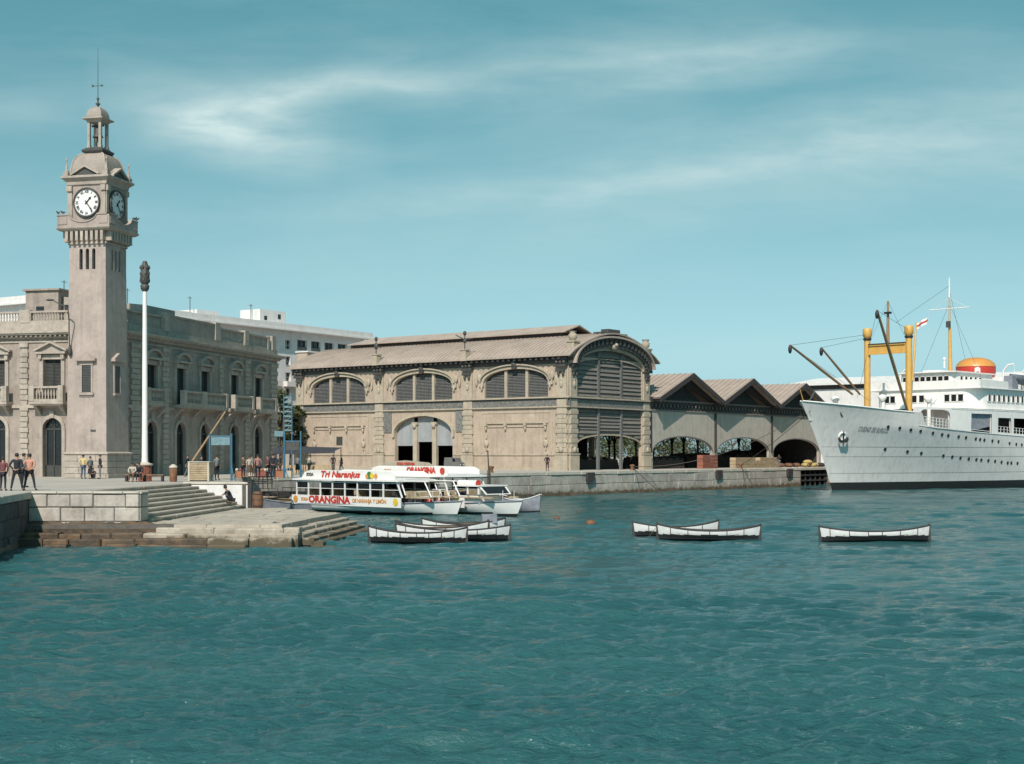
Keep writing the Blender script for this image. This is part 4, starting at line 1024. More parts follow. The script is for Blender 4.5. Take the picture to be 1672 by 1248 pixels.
r = MB(); r.box(-1, AL+1.3, -1.5, 14.5, AH, AH+.25); r.box(-.8, AL+1.1, -1.3, 14.4, AH+.25, AH+1.15); r.build('roof', M_whitewall, apt)
for (x0, x1, y0, h, lab) in ((47.6, 54.0, 1.5, 2.3, 0), (34.5, 39.5, 3, 1.2, 0), (29, 36, 4, .8, 0)):
    b_ = MB().box(x0, x1, y0, y0+4.5, AH+1.15, AH+1.15+h).build('roof_hut', M_whitewall, apt)
    if h > 2: MB().box(x0+1.0, x0+1.7, y0-.03, y0+.02, AH+1.7, AH+2.4).build('window', M_glass, b_); MB().box(x0+4.4, x0+5.1, y0-.03, y0+.02, AH+2.1, AH+2.9).build('window', M_glass, b_)
for x in (8, 20, 33, 47.0): MB().tube([(x, 3, AH+1), (x, 3, AH+4.3)], .06, 4).box(x-.5, x+.5, 2.97, 3.03, AH+4.0, AH+4.06).build('aerial', M_copper, apt)
MB().box(56.0, AL, -1.6, -.02, rows[0]-1.15, rows[0]-.65).build('ledge', M_whitewall, apt)
for x in acol[11:]:
    if x < 56: MB().box(x-1.2, x+1.2, -.9, -.003, rows[2]-.95, rows[2]-.1).build('balcony', M_whitewall, apt)
# cream block peeping between the apartments and the hall roof
cx, cy = X(505, 232), 232
cbk = thing('cream_house', 'small cream and tan rendered block in front of the white apartments, behind the hall roof', 'building', (cx, cy, 0), AA)
MB().box(-.5, 16, 0, 2.2, 0, 18.2).build('wall', M_hall, cbk); MB().box(-.7, 16.3, -.3, 2.4, 18.2, 18.4).build('roof', M_whitewall, cbk)
for i in range(4):
    for k in range(2): MB().box(i*3.6+.5, i*3.6+1.7, -.05, .02, 15.6-3*k, 17.1-3*k).build('window', M_glass, cbk)

# ================================================================== white warehouse behind the ship's derricks
wx, wy = X(1500, 226), 226
wh = thing('white_warehouse', 'long low white warehouse with a dark strip under its roof, behind the ship derricks', 'warehouse', (wx, wy, 0), HA)
MB().box(-21.5, 22, 0, 30, 0, 12.4).build('wall', M_whitewall, wh)
MB().box(-21.3, 22, -.2, 29.8, 12.4, 13.05).build('clerestory', M_darkwood, wh)
MB().add([(-22.3,-.9,13.05),(23,-.9,13.05),(23,-.9,13.35),(-22.3,-.9,13.35),(-19.5,5,14.5),(23,5,14.5),(-22.3,30,13.05),(23,30,13.05),(-19.5,25,14.5),(23,25,14.5)], [(0,1,2,3),(3,2,5,4),(4,5,9,8),(0,3,4,8,6),(1,7,9,5,2),(8,9,7,6),(0,6,7,1)]).build('roof', M_whitewall, wh)

# ================================================================== trees
def tree(x, y, h, cr, lab, seed, group, trunk=.4, n=1500, zc=.62):
    rnd = random.Random(seed); t = thing('tree', lab, 'tree', (x, y, 0), 0, group)
    m = MB(); m.cyl((0,0,0), (.1,0,h*.35), trunk*.5, trunk*.38, 8); tips = []
    for i in range(7):
        a = 2*pi*i/7+rnd.uniform(-.3, .3); rr = cr*rnd.uniform(.35, .7); p0 = Vector((.1, 0, h*.33)); p1 = Vector((cos(a)*rr*.5, sin(a)*rr*.5, h*rnd.uniform(.5, .6))); p2 = Vector((cos(a)*rr, sin(a)*rr, h*rnd.uniform(.62, .85)))
        m.cyl(p0, p1, trunk*.3, trunk*.18, 6); m.cyl(p1, p2, trunk*.18, trunk*.06, 5); tips.append(p2)
    m.build('trunk', M_bark, t)
    cl = []
    for i in range(26):
        a = rnd.uniform(0, 2*pi); b_ = rnd.uniform(-1, 1); r_ = rnd.uniform(.35, .95)
        cl.append((Vector((cos(a)*cr*r_*sqrt(1-b_*b_*.7), sin(a)*cr*r_*sqrt(1-b_*b_*.7), h*zc+b_*h*(1-zc)*.92)), rnd.uniform(.22, .42)*cr))
    c = MB()
    for i in range(n):
        p, rr = rnd.choice(cl); d = Vector((rnd.gauss(0,1), rnd.gauss(0,1), rnd.gauss(0,1))).normalized()*rr*rnd.uniform(.5, 1.05); o = p+d; o.z = p.z+d.z*.75
        s = rnd.uniform(.14, .34); u = Vector((rnd.gauss(0,1), rnd.gauss(0,1), rnd.gauss(0,.6))).normalized(); v_ = u.cross(Vector((rnd.gauss(0,1), rnd.gauss(0,1), rnd.gauss(0,1)))).normalized()
        c.add([o-u*s, o-v_*s*.6, o+u*s, o+v_*s*.6], [(0,1,2,3)])
    c.build('crown', M_leaf, t)
for i, (px, D, h, cr, lab) in enumerate([(459, 172, 9.6, 2.0, 'narrow green tree between the customs building and the hall, nearer the customs building'), (474, 178, 8.2, 2.0, 'second green tree in the gap, close against the end of the hall')]):
    tree(X(px, D), D, h, cr, lab, 20+i, 'trees in the gap between the buildings', n=2600)
TL = ['leafy tree seen through the middle of the hall gable opening', 'leafy tree seen through the left arch of the first shed', 'leafy tree seen at the right edge of the hall gable opening', 'leafy tree seen through the right side of the first shed arch', 'leafy tree seen through the arch of the middle shed', 'leafy tree seen through the left of the hall gable opening']
for i, (px, D, h, cr) in enumerate([(1004, 262, 8, 5), (1085, 268, 7, 5), (1040, 285, 8.5, 6), (1120, 300, 7, 5), (1195, 330, 7, 6), (965, 275, 8, 6)]):
    tree(X(px, D), D, h+3.5, cr+1.5, TL[i], 40+i, 'trees beyond the open sheds', n=3600, zc=.5)
# pale low building beyond the open sheds


# ================================================================== passenger ship (local x = aft from the stem, local -y = port side, towards the camera)
SHX, SHY = 36.3, 163.0
ship = thing('passenger_ship', 'large white passenger ship with yellow derrick posts and an orange domed funnel', 'ship', (SHX, SHY, WZ), R(45))
SL = 96.0
def deckz(s):        # height of the hull's top edge above the water
    pts = [(-6.2, 10.05), (-3, 9.75), (4, 9.2), (8.3, 8.95), (8.6, 7.5), (12, 7.25), (18, 6.9), (24, 6.6), (32, 6.35), (60, 6.2), (90, 6.8), (100, 7.2)]
    for (a, za), (b_, zb) in zip(pts[:-1], pts[1:]):
        if s <= b_: return za+(zb-za)*max(0, (s-a)/(b_-a))
    return pts[-1][1]
def sheerz(s):
    pts = [(-6.2, 9.9), (-3, 9.35), (4, 8.15), (8.5, 7.5), (12, 7.2), (18, 6.85), (24, 6.6), (32, 6.35), (60, 6.2), (90, 6.8), (103, 7.2)]
    for (a, za), (b_, zb) in zip(pts[:-1], pts[1:]):
        if s <= b_: return za+(zb-za)*max(0, (s-a)/(b_-a))
    return pts[-1][1]
def stem(z): q_ = max(-.12, z/10.0); return -6.2*q_*(.75+.25*q_) if q_ > 0 else -6.2*q_*.6
def hb(s, z):
    s0 = stem(z); q_ = max(0, min(1, z/10))
    if q_ > .72: q_ = .72+(q_-.72)*(1-max(0, min(1, (s+3)/9)));pass
    Lb = 40-11*q_; p = 1.75+1.3*q_**1.4
    x = (s-s0)/Lb
    if x <= 0: return 0.0
    b_ = 7.75*(1-(1-min(1, x))**p)
    if s > 66: b_ *= sqrt(max(0, 1-((s-66)/31)**2))**.9 if s < 97 else 0
    if z < 0: b_ *= max(.3, 1+z*.08)
    return b_
M_seam = mat('hull_seam_paint', (.50, .46, .42), .6, .15, 2, grime=.3)  # duller tone of the plate seam strips
hm = MB(); ns, nz_ = 90, 22
zlow = -1.0; grid = []
svals = [0, .15, .4, .8, 1.3, 2, 2.8, 3.6, 4.5, 5.5, 6.5, 7.5, 8.6, 9.8, 11, 12.4, 13.8, 14.45, 14.75, 16] + list(np.linspace(17.5, 102.5, 60))
for d in svals:
    col = []
    for j in range(nz_):
        # rows at 0.95 keep the boot topping edge straight
        s_top = d-6.2; t_ = j/(nz_-1)
        zt = sheerz(s_top)
        z = zlow+(.95-zlow)*j/3 if j <= 3 else .95+(zt-.95)*(j-3)/(nz_-4)
        s = stem(z)+d*( (SL-stem(z))/102.5 if d > 30 else 1.0) if False else max(stem(z), 0*0+stem(z)+d*(1-(stem(z)+6.2)/102.2))
        col.append((s, hb(s, z), z))
    grid.append(col)
for side in (-1, 1):
    base = len(hm.v)
    vs = [(s, side*b_, z) for col in grid for (s, b_, z) in col]
    fs = []; 
    for i in range(len(grid)-1):
        for j in range(nz_-1):
            f_ = (i*nz_+j, (i+1)*nz_+j, (i+1)*nz_+j+1, i*nz_+j+1)
            fs.append(f_ if side < 0 else f_[::-1])
    k0 = len(hm.f); hm.add(vs, fs, True)
    for i in range(len(grid)-1):
        for j in range(nz_-1):
            hm.mi[k0+i*(nz_-1)+j] = 1 if j < 3 else 0
hull = hm.build('hull', [M_hull, M_black], ship)
# forecastle bulwark above the sheer line
for side in (-1, 1):
    fb = MB(); vs = []; n = 34; m2 = 5
    for i in range(n+1):
        d = 14.7*(i/n)**1.3
        s_t = -6.2+d; zt = deckz(min(8.3, s_t)); zb = sheerz(s_t)-.02
        for j in range(m2):
            z = zb+(zt-zb)*j/(m2-1); s = stem(z)+d*(1-(stem(z)+6.2)/102.2)
            vs.append((s, side*(hb(s, z)+.004), z))
    fb.add(vs, [(i*m2+j, (i+1)*m2+j, (i+1)*m2+j+1, i*m2+j+1) for i in range(n) for j in range(m2-1)], True); fb.build('bulwark', M_hull, hull)
# decks
dk = MB(); st = [(-5.0+i*.8) for i in range(18)]
vs = []
for s in st: vs += [(s, -max(.05, hb(s, 8.2)-.15), 7.9), (s, max(.05, hb(s, 8.2)-.15), 7.9)]
dk.add(vs, [(2*i, 2*i+2, 2*i+3, 2*i+1) for i in range(len(st)-1)])
vs = []; st = [8+i*3 for i in range(30)]
for s in st: vs += [(s, -max(.05, hb(s, 6)-.1), 5.9 if s > 8 else 5.9), (s, max(.05, hb(s, 6)-.1), 5.9)]
dk.add(vs, [(2*i, 2*i+2, 2*i+3, 2*i+1) for i in range(len(st)-1)])
wb_ = hb(8.6, 6)-.25; dk.add([(8.6,-wb_,5.9),(8.6,wb_,5.9),(8.6,wb_,7.9),(8.6,-wb_,7.9)], [(0,1,2,3)])
dk.build('deck', M_whitewall, ship)
# sheer rail and rubbing strake
for side in (-1, 1):
    MB().tube([(s, side*(hb(s, deckz(s))+.01), deckz(s)) for s in [x*.7-6.1 for x in range(21)]], .09, 5).build('rail', M_shipwhite, ship)
    MB().tube([(s, side*(hb(s, sheerz(s))+.02), sheerz(s)) for s in [9+x*1.5 for x in range(38)]], .05, 4).build('strake', M_hull, ship)
# portholes
ph = MB(); ph.lathe([(.19, -.03), (.19, .05), (.14, .05)], n=10); 
def hull_pt(s, z, off=.02, side=-1):
    e = .05; n = Vector((hb(s+e, z)-hb(s-e, z), 2*e, 0)); dz = (hb(s, z+e)-hb(s, z-e))/(2*e)
    nrm = Vector((-(hb(s+e, z)-hb(s-e, z))/(2*e), 1, -dz)).normalized()
    p = Vector((s, hb(s, z), z))+nrm*off
    if side < 0: p.y = -p.y; nrm.y = -nrm.y
    return p, nrm
ph_me = ph.mesh('porthole', M_black)
def t_of_px(px, t):     # distance aft of the point at that column for lateral offset t (towards camera)
    k = (px-836)/F; return (SHY*k-SHX-.7071*t*(1+k))/(.7071*(1-k))
def s_at(px, z):
    s = 5.0
    for _ in range(30): s = .5*s+.5*t_of_px(px, hb(s, z))
    return s
def z_at(px, py, s, t):
    D = SHY+.7071*(s-t); return EYE-(py-742)/F*D-WZ
ports = [(1450,697),(1469,699),(1487,702),(1503,704),(1523,707),(1538,709.5),(1548,711),(1565,713),(1577,714.5),(1593,716.5),(1600,717.5),(1607,718.5),(1620,720),(1630,721),(1648,724),(1659,725.5),(1668,726.5),
         (1445,733.5),(1481.5,737.5),(1504,740),(1540,744),(1554.5,746),(1568,747.5),(1581.5,749),(1594,750.3),(1602,751),(1613.5,752),(1624.5,753),(1635,754.5),(1645,755.8),(1651,756),(1661,756.5)]
for px, py in ports:
    z = 6.0
    for _ in range(8): s = s_at(px, z); z = z_at(px, py, s, hb(s, z))
    p, nrm = hull_pt(s, z)
    o = link('porthole', ph_me, hull); o.rotation_euler = nrm.to_track_quat('Z', 'Y').to_euler(); o.location = p
for i in range(14):
    for z in (5.3-.01*i, 3.0):
        p, nrm = hull_pt(34+i*3.4, z); o = link('porthole', ph_me, hull); o.rotation_euler = nrm.to_track_quat('Z', 'Y').to_euler(); o.location = p
# plate seams along the hull
for z0 in (2.0, 3.9, 5.0):
    sm = MB(); vs = []; ss = [stem(z0)+.3+i*1.1 for i in range(44)]
    for s in ss:
        for dz in (-.03, .03): p, n_ = hull_pt(s, z0+dz, .018); vs.append(tuple(p))
    sm.add(vs, [(2*i, 2*i+2, 2*i+3, 2*i+1) for i in range(len(ss)-1)]); sm.build('plate_seam', M_louver if z0 == 2.0 and False else M_seam, hull)
# name on the bow, bent to the plating
tm = text_mesh('CIUDAD DE BURGOS', .80, 0, space=1.15, align='LEFT', bold=.004)
vs = []
S0 = s_at(1399, 6.6); S1 = s_at(1447, 6.3); wtxt = max(v.co.x for v in tm.vertices)
for v in tm.vertices:
    s = S0+(S1-S0)*v.co.x/wtxt; z = 7.0-.02*(s-S0)*3+v.co.y
    p, n_ = hull_pt(s, z, .03); vs.append(tuple(p))
MB().add(vs, [tuple(p.vertices) for p in tm.polygons]).build('name_lettering', M_louver, hull)
# anchor in its hawse pocket and rust streak below
p, nrm = hull_pt(s_at(1377, 6.5), 6.2, .05)
a = MB(); a.lathe([(.55,-.05),(.55,.08),(.38,.1),(.33,-.02)], n=14); a = a.build('hawse_pocket', M_shipwhite, hull); a.rotation_euler = nrm.to_track_quat('Z', 'Y').to_euler(); a.location = p
q_ = p+nrm*.25
b_ = MB(); b_.box(-.08, .08, -.1, .1, -1.1, .4); b_.prism([(-.8, -.9), (-.55, -1.3), (.55, -1.3), (.8, -.9), (.75, -.5), (.4, -1.0), (-.4, -1.0), (-.75, -.5)], -.14, .14); b_ = b_.build('anchor', M_black, hull); b_.scale = (.75, .75, .75); b_.location = q_+Vector((0, 0, .35)); b_.rotation_euler = (0, 0, math.atan2(-nrm.x, -nrm.y)*-1)
# --- superstructure
def hull_map(off=0.0):
    def f(p):      # p = (s, outward n, z)
        s, y, z = p; return (s, -(hb(s, min(z, 7.5))+0*off)+y, z)
    return f
def sp_(px, z, t=None): return s_at(px, z)
# side plating above the main deck, following the hull, with big openings
sw = MB(fn=hull_map()); 
ops = []
oa, ob = s_at(1503, 8), s_at(1552, 8)
sw_parts = []
def sheer(s): return 9.55-.012*s
# continuous plating split in cells so that it bends with the hull
edges = [8.7, oa, ob, s_at(1587, 8), s_at(1620, 8), s_at(1630, 7.2), s_at(1651, 7.2), s_at(1655.5, 7), s_at(1676, 7)]
def plate(a, b_, z0f, z1f, n=6):
    for i in range(n):
        s0, s1 = a+(b_-a)*i/n, a+(b_-a)*(i+1)/n
        sw.add([(s0,0,z0f(s0)),(s1,0,z0f(s1)),(s1,0,z1f(s1)),(s0,0,z1f(s0))], [(0,1,2,3)])
        sw.add([(s0,.25,z0f(s0)),(s1,.25,z0f(s1)),(s1,.25,z1f(s1)),(s0,.25,z1f(s0))], [(3,2,1,0)])
low = lambda s: deckz(s)-.02; high = lambda s: 9.6
plate(8.45, oa, low, high, 2) if oa > 8.6 else None
# opening 1 (rounded promenade opening): a low sill and a header with rounded ends
oz0 = lambda s: deckz(s)+.02
c1 = (oa+ob)/2; wd = (ob-oa)/2
top1 = lambda s: 9.35-.5*max(0, (abs(s-c1)/wd)-.7)**1*1.2-.9*max(0, abs(s-c1)/wd-.88)*3
plate(oa, ob, top1, high, 12)
plate(ob, edges[3], low, high, 3)
plate(edges[3], edges[4], lambda s: low(s)+.25+ (1.6*max(0, (s-edges[3])/(edges[4]-edges[3])-.55)/.45 if s > edges[3] else 0)*0, lambda s: low(s)+.30, 4)
plate(edges[3], edges[4], lambda s: 9.0, high, 4)
plate(edges[4], edges[5], low, high, 2)
plate(edges[5], edges[6], lambda s: 8.6, high, 3); plate(edges[5], edges[6], low, lambda s: low(s)+.3, 3)
plate(edges[6], edges[7], low, high, 1)
plate(edges[7], edges[8], lambda s: 8.6, high, 3); plate(edges[7], edges[8], low, lambda s: low(s)+.3, 3)
plate(edges[8], 70, low, high, 14)
sw.build('side_plating', M_shipwhite, ship)
# mirrored plain plating to starboard, deck over it, inner house
ms = MB(fn=lambda p: (p[0], hb(p[0], min(p[2], 7.5))-p[1], p[2]))
for i in range(20): s0, s1 = 8.45+i*3, 8.45+(i+1)*3; ms.add([(s0,0,low(s0)),(s1,0,low(s1)),(s1,0,9.6),(s0,0,9.6)], [(0,1,2,3)])
ms.build('side_plating', M_shipwhite, ship)
S_front = 14.5
up = MB(); st = [S_front+i*2.2 for i in range(26)]; vs = []
for s in st: vs += [(s, -hb(s, 7.5)-.05, 9.6), (s, hb(s, 7.5)+.05, 9.6)]
up.add(vs, [(2*i, 2*i+2, 2*i+3, 2*i+1) for i in range(len(st)-1)])
up.add([(x, y, z-.16) for x, y, z in vs], [(2*i, 2*i+1, 2*i+3, 2*i+2) for i in range(len(st)-1)])
up.build('promenade_deck', M_shipwhite, ship)
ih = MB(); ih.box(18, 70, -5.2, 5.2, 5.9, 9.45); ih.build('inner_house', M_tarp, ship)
# promenade railings in the openings
rr = MB(fn=hull_map())
def railing(a, b_, z0, z1, n, m=3):
    for i in range(n+1): s = a+(b_-a)*i/n; rr.cyl((s,.1,z0(s)), (s,.1,z1(s)), .04, n=4)
    for k in range(m):
        f_ = (k+1)/m; rr.tube([(a+(b_-a)*i/n, .1, z0(a+(b_-a)*i/n)*(1-f_)+z1(a+(b_-a)*i/n)*f_) for i in range(n+1)], .035, 4)
railing(oa, ob, lambda s: deckz(s), lambda s: deckz(s)+1.1, 9)
railing(edges[5], edges[6], lambda s: low(s)+.3, lambda s: low(s)+1.0, 4, 2); railing(edges[7], edges[8], lambda s: low(s)+.3, lambda s: low(s)+1.0, 4, 2)
rr.build('railing', M_shipwhite, ship, 'stuff')
MB(fn=hull_map()).add([(edges[3],.3,low(edges[3])),(edges[4],.3,low(edges[4])+.9),(edges[4]+.2,.3,9.0),(edges[3]-.3,.3,9.0)], [(0,1,2,3)]).build('shade_panel', M_purple, ship)  # grey panel stands in for the shade inside the trapezoid opening
# accommodation house (second tier) with rounded front, windows
def house(name, sf, hw_, z0, z1, rnd_, s_end, m=M_shipwhite, parent=ship):
    pts = [(s_end, -hw_), (s_end, hw_)]
    n = 8
    for i in range(n+1): t = pi/2*i/n; pts.append((sf+rnd_-rnd_*sin(t), hw_-rnd_*.8+rnd_*.8*cos(t)))
    for i in range(n+1): t = pi/2*(1-i/n); pts.append((sf+rnd_-rnd_*sin(t), -hw_+rnd_*.8-rnd_*.8*cos(t)))
    o = MB(); o.hprism(pts[::-1], z0, z1); return o.build(name, m, parent)
h1 = house('accommodation_house', 20.5, 7.2, 9.62, 12.1, 2.6, 66)
h0 = house('front_house', 17.5, 6.9, 5.9, 9.5, 2.2, 19.5)
win = MB().box(-.02, .03, -.33, .33, -.42, .42).mesh('window', M_glass); win_f = MB(); 
for a_, b2 in ((-.40, -.33), (.33, .40)): win_f.box(-.06, .03, a_, b2, -.48, .48)
win_f.box(-.06, .03, -.4, .4, .42, .48); win_f.box(-.06, .03, -.4, .4, -.48, -.42); win_fm = win_f.mesh('window_frame', M_shipwhite)
def place_win(par, s, t, z, ang, k=1.0):
    o = link('window', win, par); o.location = (s, t, z); o.rotation_euler = (0, 0, ang); o.scale = (1, k, k)
    link('window_frame', win_fm, o)
for t in (-5.0, -4.1, -3.2, 0.2, 1.2, 4.2, 5.0): place_win(h1, 20.46, t, 11.0, 0)
for i, t in enumerate((-6.0,)): place_win(h1, 20.9, t, 11.0, R(28))
for i in range(14):
    if i < 2: continue
    place_win(h1, 23.3+(i-2)*1.25, -7.24, 11.0, R(90))
for t in (-1.2, -.1, 1.0, 2.5, 3.4): place_win(h0, 17.46, t, 8.4, 0, .85)
MB().box(20.2, 66, -7.7, 7.7, 12.1, 12.22).build('boat_deck', M_shipwhite, ship)
bd = MB()
for side in (-1, 1):
    bd.box(20.3, 27.5, side*7.6-.04, side*7.6+.04, 12.22, 13.1)
bd.box(20.3, 20.38, -7.6, 7.6, 12.22, 13.15); bd.build('bridge_wing_bulwark', M_shipwhite, ship)
br = house('bridge', 21.2, 3.8, 12.22, 14.2, 1.0, 31)
for i in range(8): place_win(br, 21.15, -2.75+i*.80, 13.35, 0, .92)
for i in range(5): place_win(br, 22.8+i*1.2, -3.84, 13.35, R(90), .9)
MB().box(20.8, 31.3, -4.1, 4.1, 14.2, 14.34).build('bridge_roof', M_shipwhite, br)
mp_ = MB(); mp_.box(22.5, 27, -1.2, 1.2, 14.34, 14.6); mp_.cyl((23.5, -1.2, 14.9), (23.5, -1.2, 15.9), .12); mp_.ball((23.5, -1.2, 16), .22); mp_.build('compass_platform', M_shipwhite, br)
# after houses
h2 = house('after_house', 33, 4.2, 12.22, 14.0, .6, 62)
for i in range(12): place_win(h2, 34.5+i*2.2, -4.24, 13.2, R(90))
# funnel: squat orange dome with red band and badge
fu = MB(); prof = [(2.35,13.9),(2.55,14.5),(2.62,15.0),(2.58,15.5)]; fu.lathe(prof, n=28, c=(34.0, 0, 0), sy=.95); fz = fu.build('funnel', M_red, ship)
fu = MB(); fu.lathe([(2.64,15.48),(2.6,15.6),(2.42,15.95),(2.1,16.25),(1.6,16.5),(1.0,16.66),(.5,16.72),(.01,16.74)], n=28, c=(34.0, 0, 0), sy=.95); fu.build('funnel_cap', M_orange, fz)
MB().lathe([(2.4,13.6),(2.44,13.92)], n=28, c=(34, 0, 0), sy=.95).build('funnel_base', M_yellow, fz)
bg_ = MB(); bg_.prism([(-.42,-.55),(0,-.2),(.42,-.55),(.42,.25),(0,.5),(-.42,.25)], -.03, .03); bg_ = bg_.build('funnel_badge', M_shipwhite, fz); bg_.location = (34.0-.84*2.66, -.54*2.56, 15.0); bg_.rotation_euler = (0, 0, R(-57)); bg_.scale = (.8, 1, .8)
# mast
m = MB(); m.cyl((27.3,0,14.3), (27.1,0,20.2), .27, .17, 10); m.cyl((27.1,0,20.2), (27.0,0,26.2), .15, .06, 8)
m.box(26.2, 28.4, -.7, .7, 14.3, 14.75); mast = m.build('mast', M_yellow, ship)
MB().cyl((27.0,0,24.0), (27.0,0,26.5), .12, .07, 8).build('mast_tip', M_shipwhite, mast)
m = MB(); m.tube([(27.0,-2.8,22.6),(27.0,2.8,22.6)], .06); m.tube([(27.0,-2.4,22.6),(27,0,24.0),(27,2.4,22.6)], .025, 4); m.build('yard', M_shipwhite, mast)
MB().box(26.6, 26.9, -.25, .25, 20.2, 21.0).build('mast_light', M_copper, mast)
m = MB()
for a_, c_ in (((27,0,25.5),(14,0,20)), ((27,0,25),(38,3,14.5)), ((27,-.1,23),(27,-5,12.3)), ((27,.1,23),(27,5,12.3))): m.tube([a_, c_], .02, 3)
m.build('stay', M_copper, mast, 'stuff')
fg = MB(); n = 8
vs = [(27.0+.12*sin(i*1.3), 3.0+i*.22, 20.95+z-.10*i) for z in (0, .8) for i in range(n)]; fg.add(vs, [(i, i+1, i+1+n, i+n) for i in range(n-1)]); fg.tube([(27,2.8,22.6),(27,3.0,20.9)], .015, 3)
fg = fg.build('flag', [M_shipwhite], mast)
st_ = MB(); vs = [(27.0-.02+.12*sin(i*1.3)+dx, 3.0+i*.22, 20.95+z-.10*i) for dx in (0,) for z in (.28, .52) for i in range(n)]; st_.add(vs, [(i, i+1, i+1+n, i+n) for i in range(n-1)]); st_.M = Matrix.Translation((.04, 0, 0)); st_.add(vs, [(i, i+1, i+1+n, i+n) for i in range(n-1)]); st_.build('flag_stripe', M_red, fg)
# king posts and derricks
kp = MB()
kp = thing_dummy = None
gp = MB(); gp.box(11.85, 12.35, -2.5, 2.5, 16.15, 17.15); gp.box(11.7, 12.5, -2.45, 2.45, 17.15, 17.28); gp.box(11.7, 11.85, -2.4, 2.4, 16.1, 16.25)
gp = gp.build('crossbeam', M_yellow, ship); MB().box(11.65, 12.55, -2.42, 2.42, 17.29, 17.42).build('walkway', M_copper, gp)
for t in (-2.78, 2.78):
    k = MB(); k.cyl((12.1,t,5.9),(12.1,t,18.2),.40,.37,14); k = k.build('king_post', M_yellow, ship)
    c = MB(); c.lathe([(.38,18.2),(.54,18.4),(.54,19.2),(.45,19.32)], n=14, c=(12.1,t,0)); c.build('post_head', M_yellow, k)
    MB().lathe([(.48,17.9),(.5,18.15)], n=12, c=(12.1,t,0)).build('collar', M_black, k)
def wpt(px, py, D):    # a point in ship coordinates from a column/height at a known distance
    return ship_inv @ Vector((X(px, D), D, Z(py, D)))
ship_inv = (Matrix.Translation((SHX, SHY, WZ)) @ rotz(R(45))).inverted()
for (a_, b2, r_, m_) in [((1290, 564, 160), (1392, 644, 168), .17, M_wood), ((1341, 568, 163), (1404, 644, 169), .15, M_wood), ((1432, 507, 158), (1482, 672, 168), .19, M_wood), ((1496, 527, 174), (1490, 622, 172.5), .15, M_yellow)]:
    P0, P1 = wpt(*a_), wpt(*b2); d = MB(); d.cyl(P0, P0.lerp(P1, .5), r_*.7, r_, 8); d.cyl(P0.lerp(P1, .5), P1, r_, r_*.8, 8); d = d.build('derrick_boom', m_, ship)
    if m_ is M_wood: MB().ball(P0+Vector((0,0,-.45)), .22, .22, .5, 8, 6).build('block', M_black, d)
P0 = wpt(1450, 492, 172); m = MB(); m.cyl((12.1, -.0, 17.3), P0, .22, .12, 8); m = m.build('topmast', M_wood, ship); MB().box(11.9, 12.3, -.4, .4, 20.9, 21.15).build('crosstree', M_black, m)
m = MB()
ends = [wpt(1290,564,160), wpt(1341,568,163), wpt(1432,507,158)]
for e_, t_ in zip(ends, (Vector((12.1,2.78,18.6)), Vector((12.1,2.78,18.2)), Vector((12.1,-2.78,18.8)))): m.tube([e_, t_], .022, 3)
m.tube([P0, Vector((12.1,2.6,17.4))], .014, 3); m.tube([P0, Vector((12.1,-2.6,17.4))], .02, 3); m.tube([ends[0], wpt(1420,655,166)], .02, 3); m.tube([ends[2], wpt(1400,650,164)], .02, 3)
m.build('rigging', M_copper, ship, 'stuff')
# forecastle fittings
for (s, t, l, w_, h_, mm, nm) in [(9.8,0,4.2,5.0,1.5,M_shipwhite,'hatch'), (14.8,0,2.6,5.0,1.4,M_shipwhite,'hatch')]:
    h = MB().box(s-l/2, s+l/2, -w_/2, w_/2, 5.9, 7.9+h_*.2).build('hatch', mm, ship); MB().box(s-l/2-.1, s+l/2+.1, -w_/2-.1, w_/2+.1, 7.9+h_*.2, 8.0+h_*.2).build('hatch_cover', M_tarp, h)
for (s, t, a_) in [(-1.2, -1.2, 0), (-1.0, 1.5, 0), (3.2, -1.8, 0), (4.2, 1.8, 0)]:
    wch = MB(); wch.box(s-.6, s+.6, t-.5, t+.5, 7.9, 8.5); wch.cyl((s, t-1.0, 9.0), (s, t+1.0, 9.0), .5, .5, 12); wch.cyl((s, t-1.05, 9.0), (s, t-1.0, 9.0), .7, .7, 12); wch.cyl((s, t+1.0, 9.0), (s, t+1.05, 9.0), .7, .7, 12)
    wch = wch.build('winch', M_black if s < 3 else M_yellow, ship)
bw = MB()
bw.cyl((-5.0,-.0,8.5),(-6.6,0,11.6),.07,.04,6); bw.build('jackstaff', M_yellow, ship)
cn = MB(); cn.tube([(-4.4,.9,9.8),(-3.0,.9,10.3),(-2.2,.9,11.2)], .12, 6); cn.build('davit', M_copper, ship)
for s, t in ((5.6, -3.2), (6.2, 3.4), (13.5, -4.6), (16.3, -3.6)):
    v = MB(); v.cyl((s,t,5.9),(s,t,10.3),.25,.22,10); v.lathe([(.22,10.2),(.5,10.6),(.45,10.9),(.1,11.0)], n=10, c=(s-.15,t,0)); v.build('ventilator', M_shipwhite, ship)
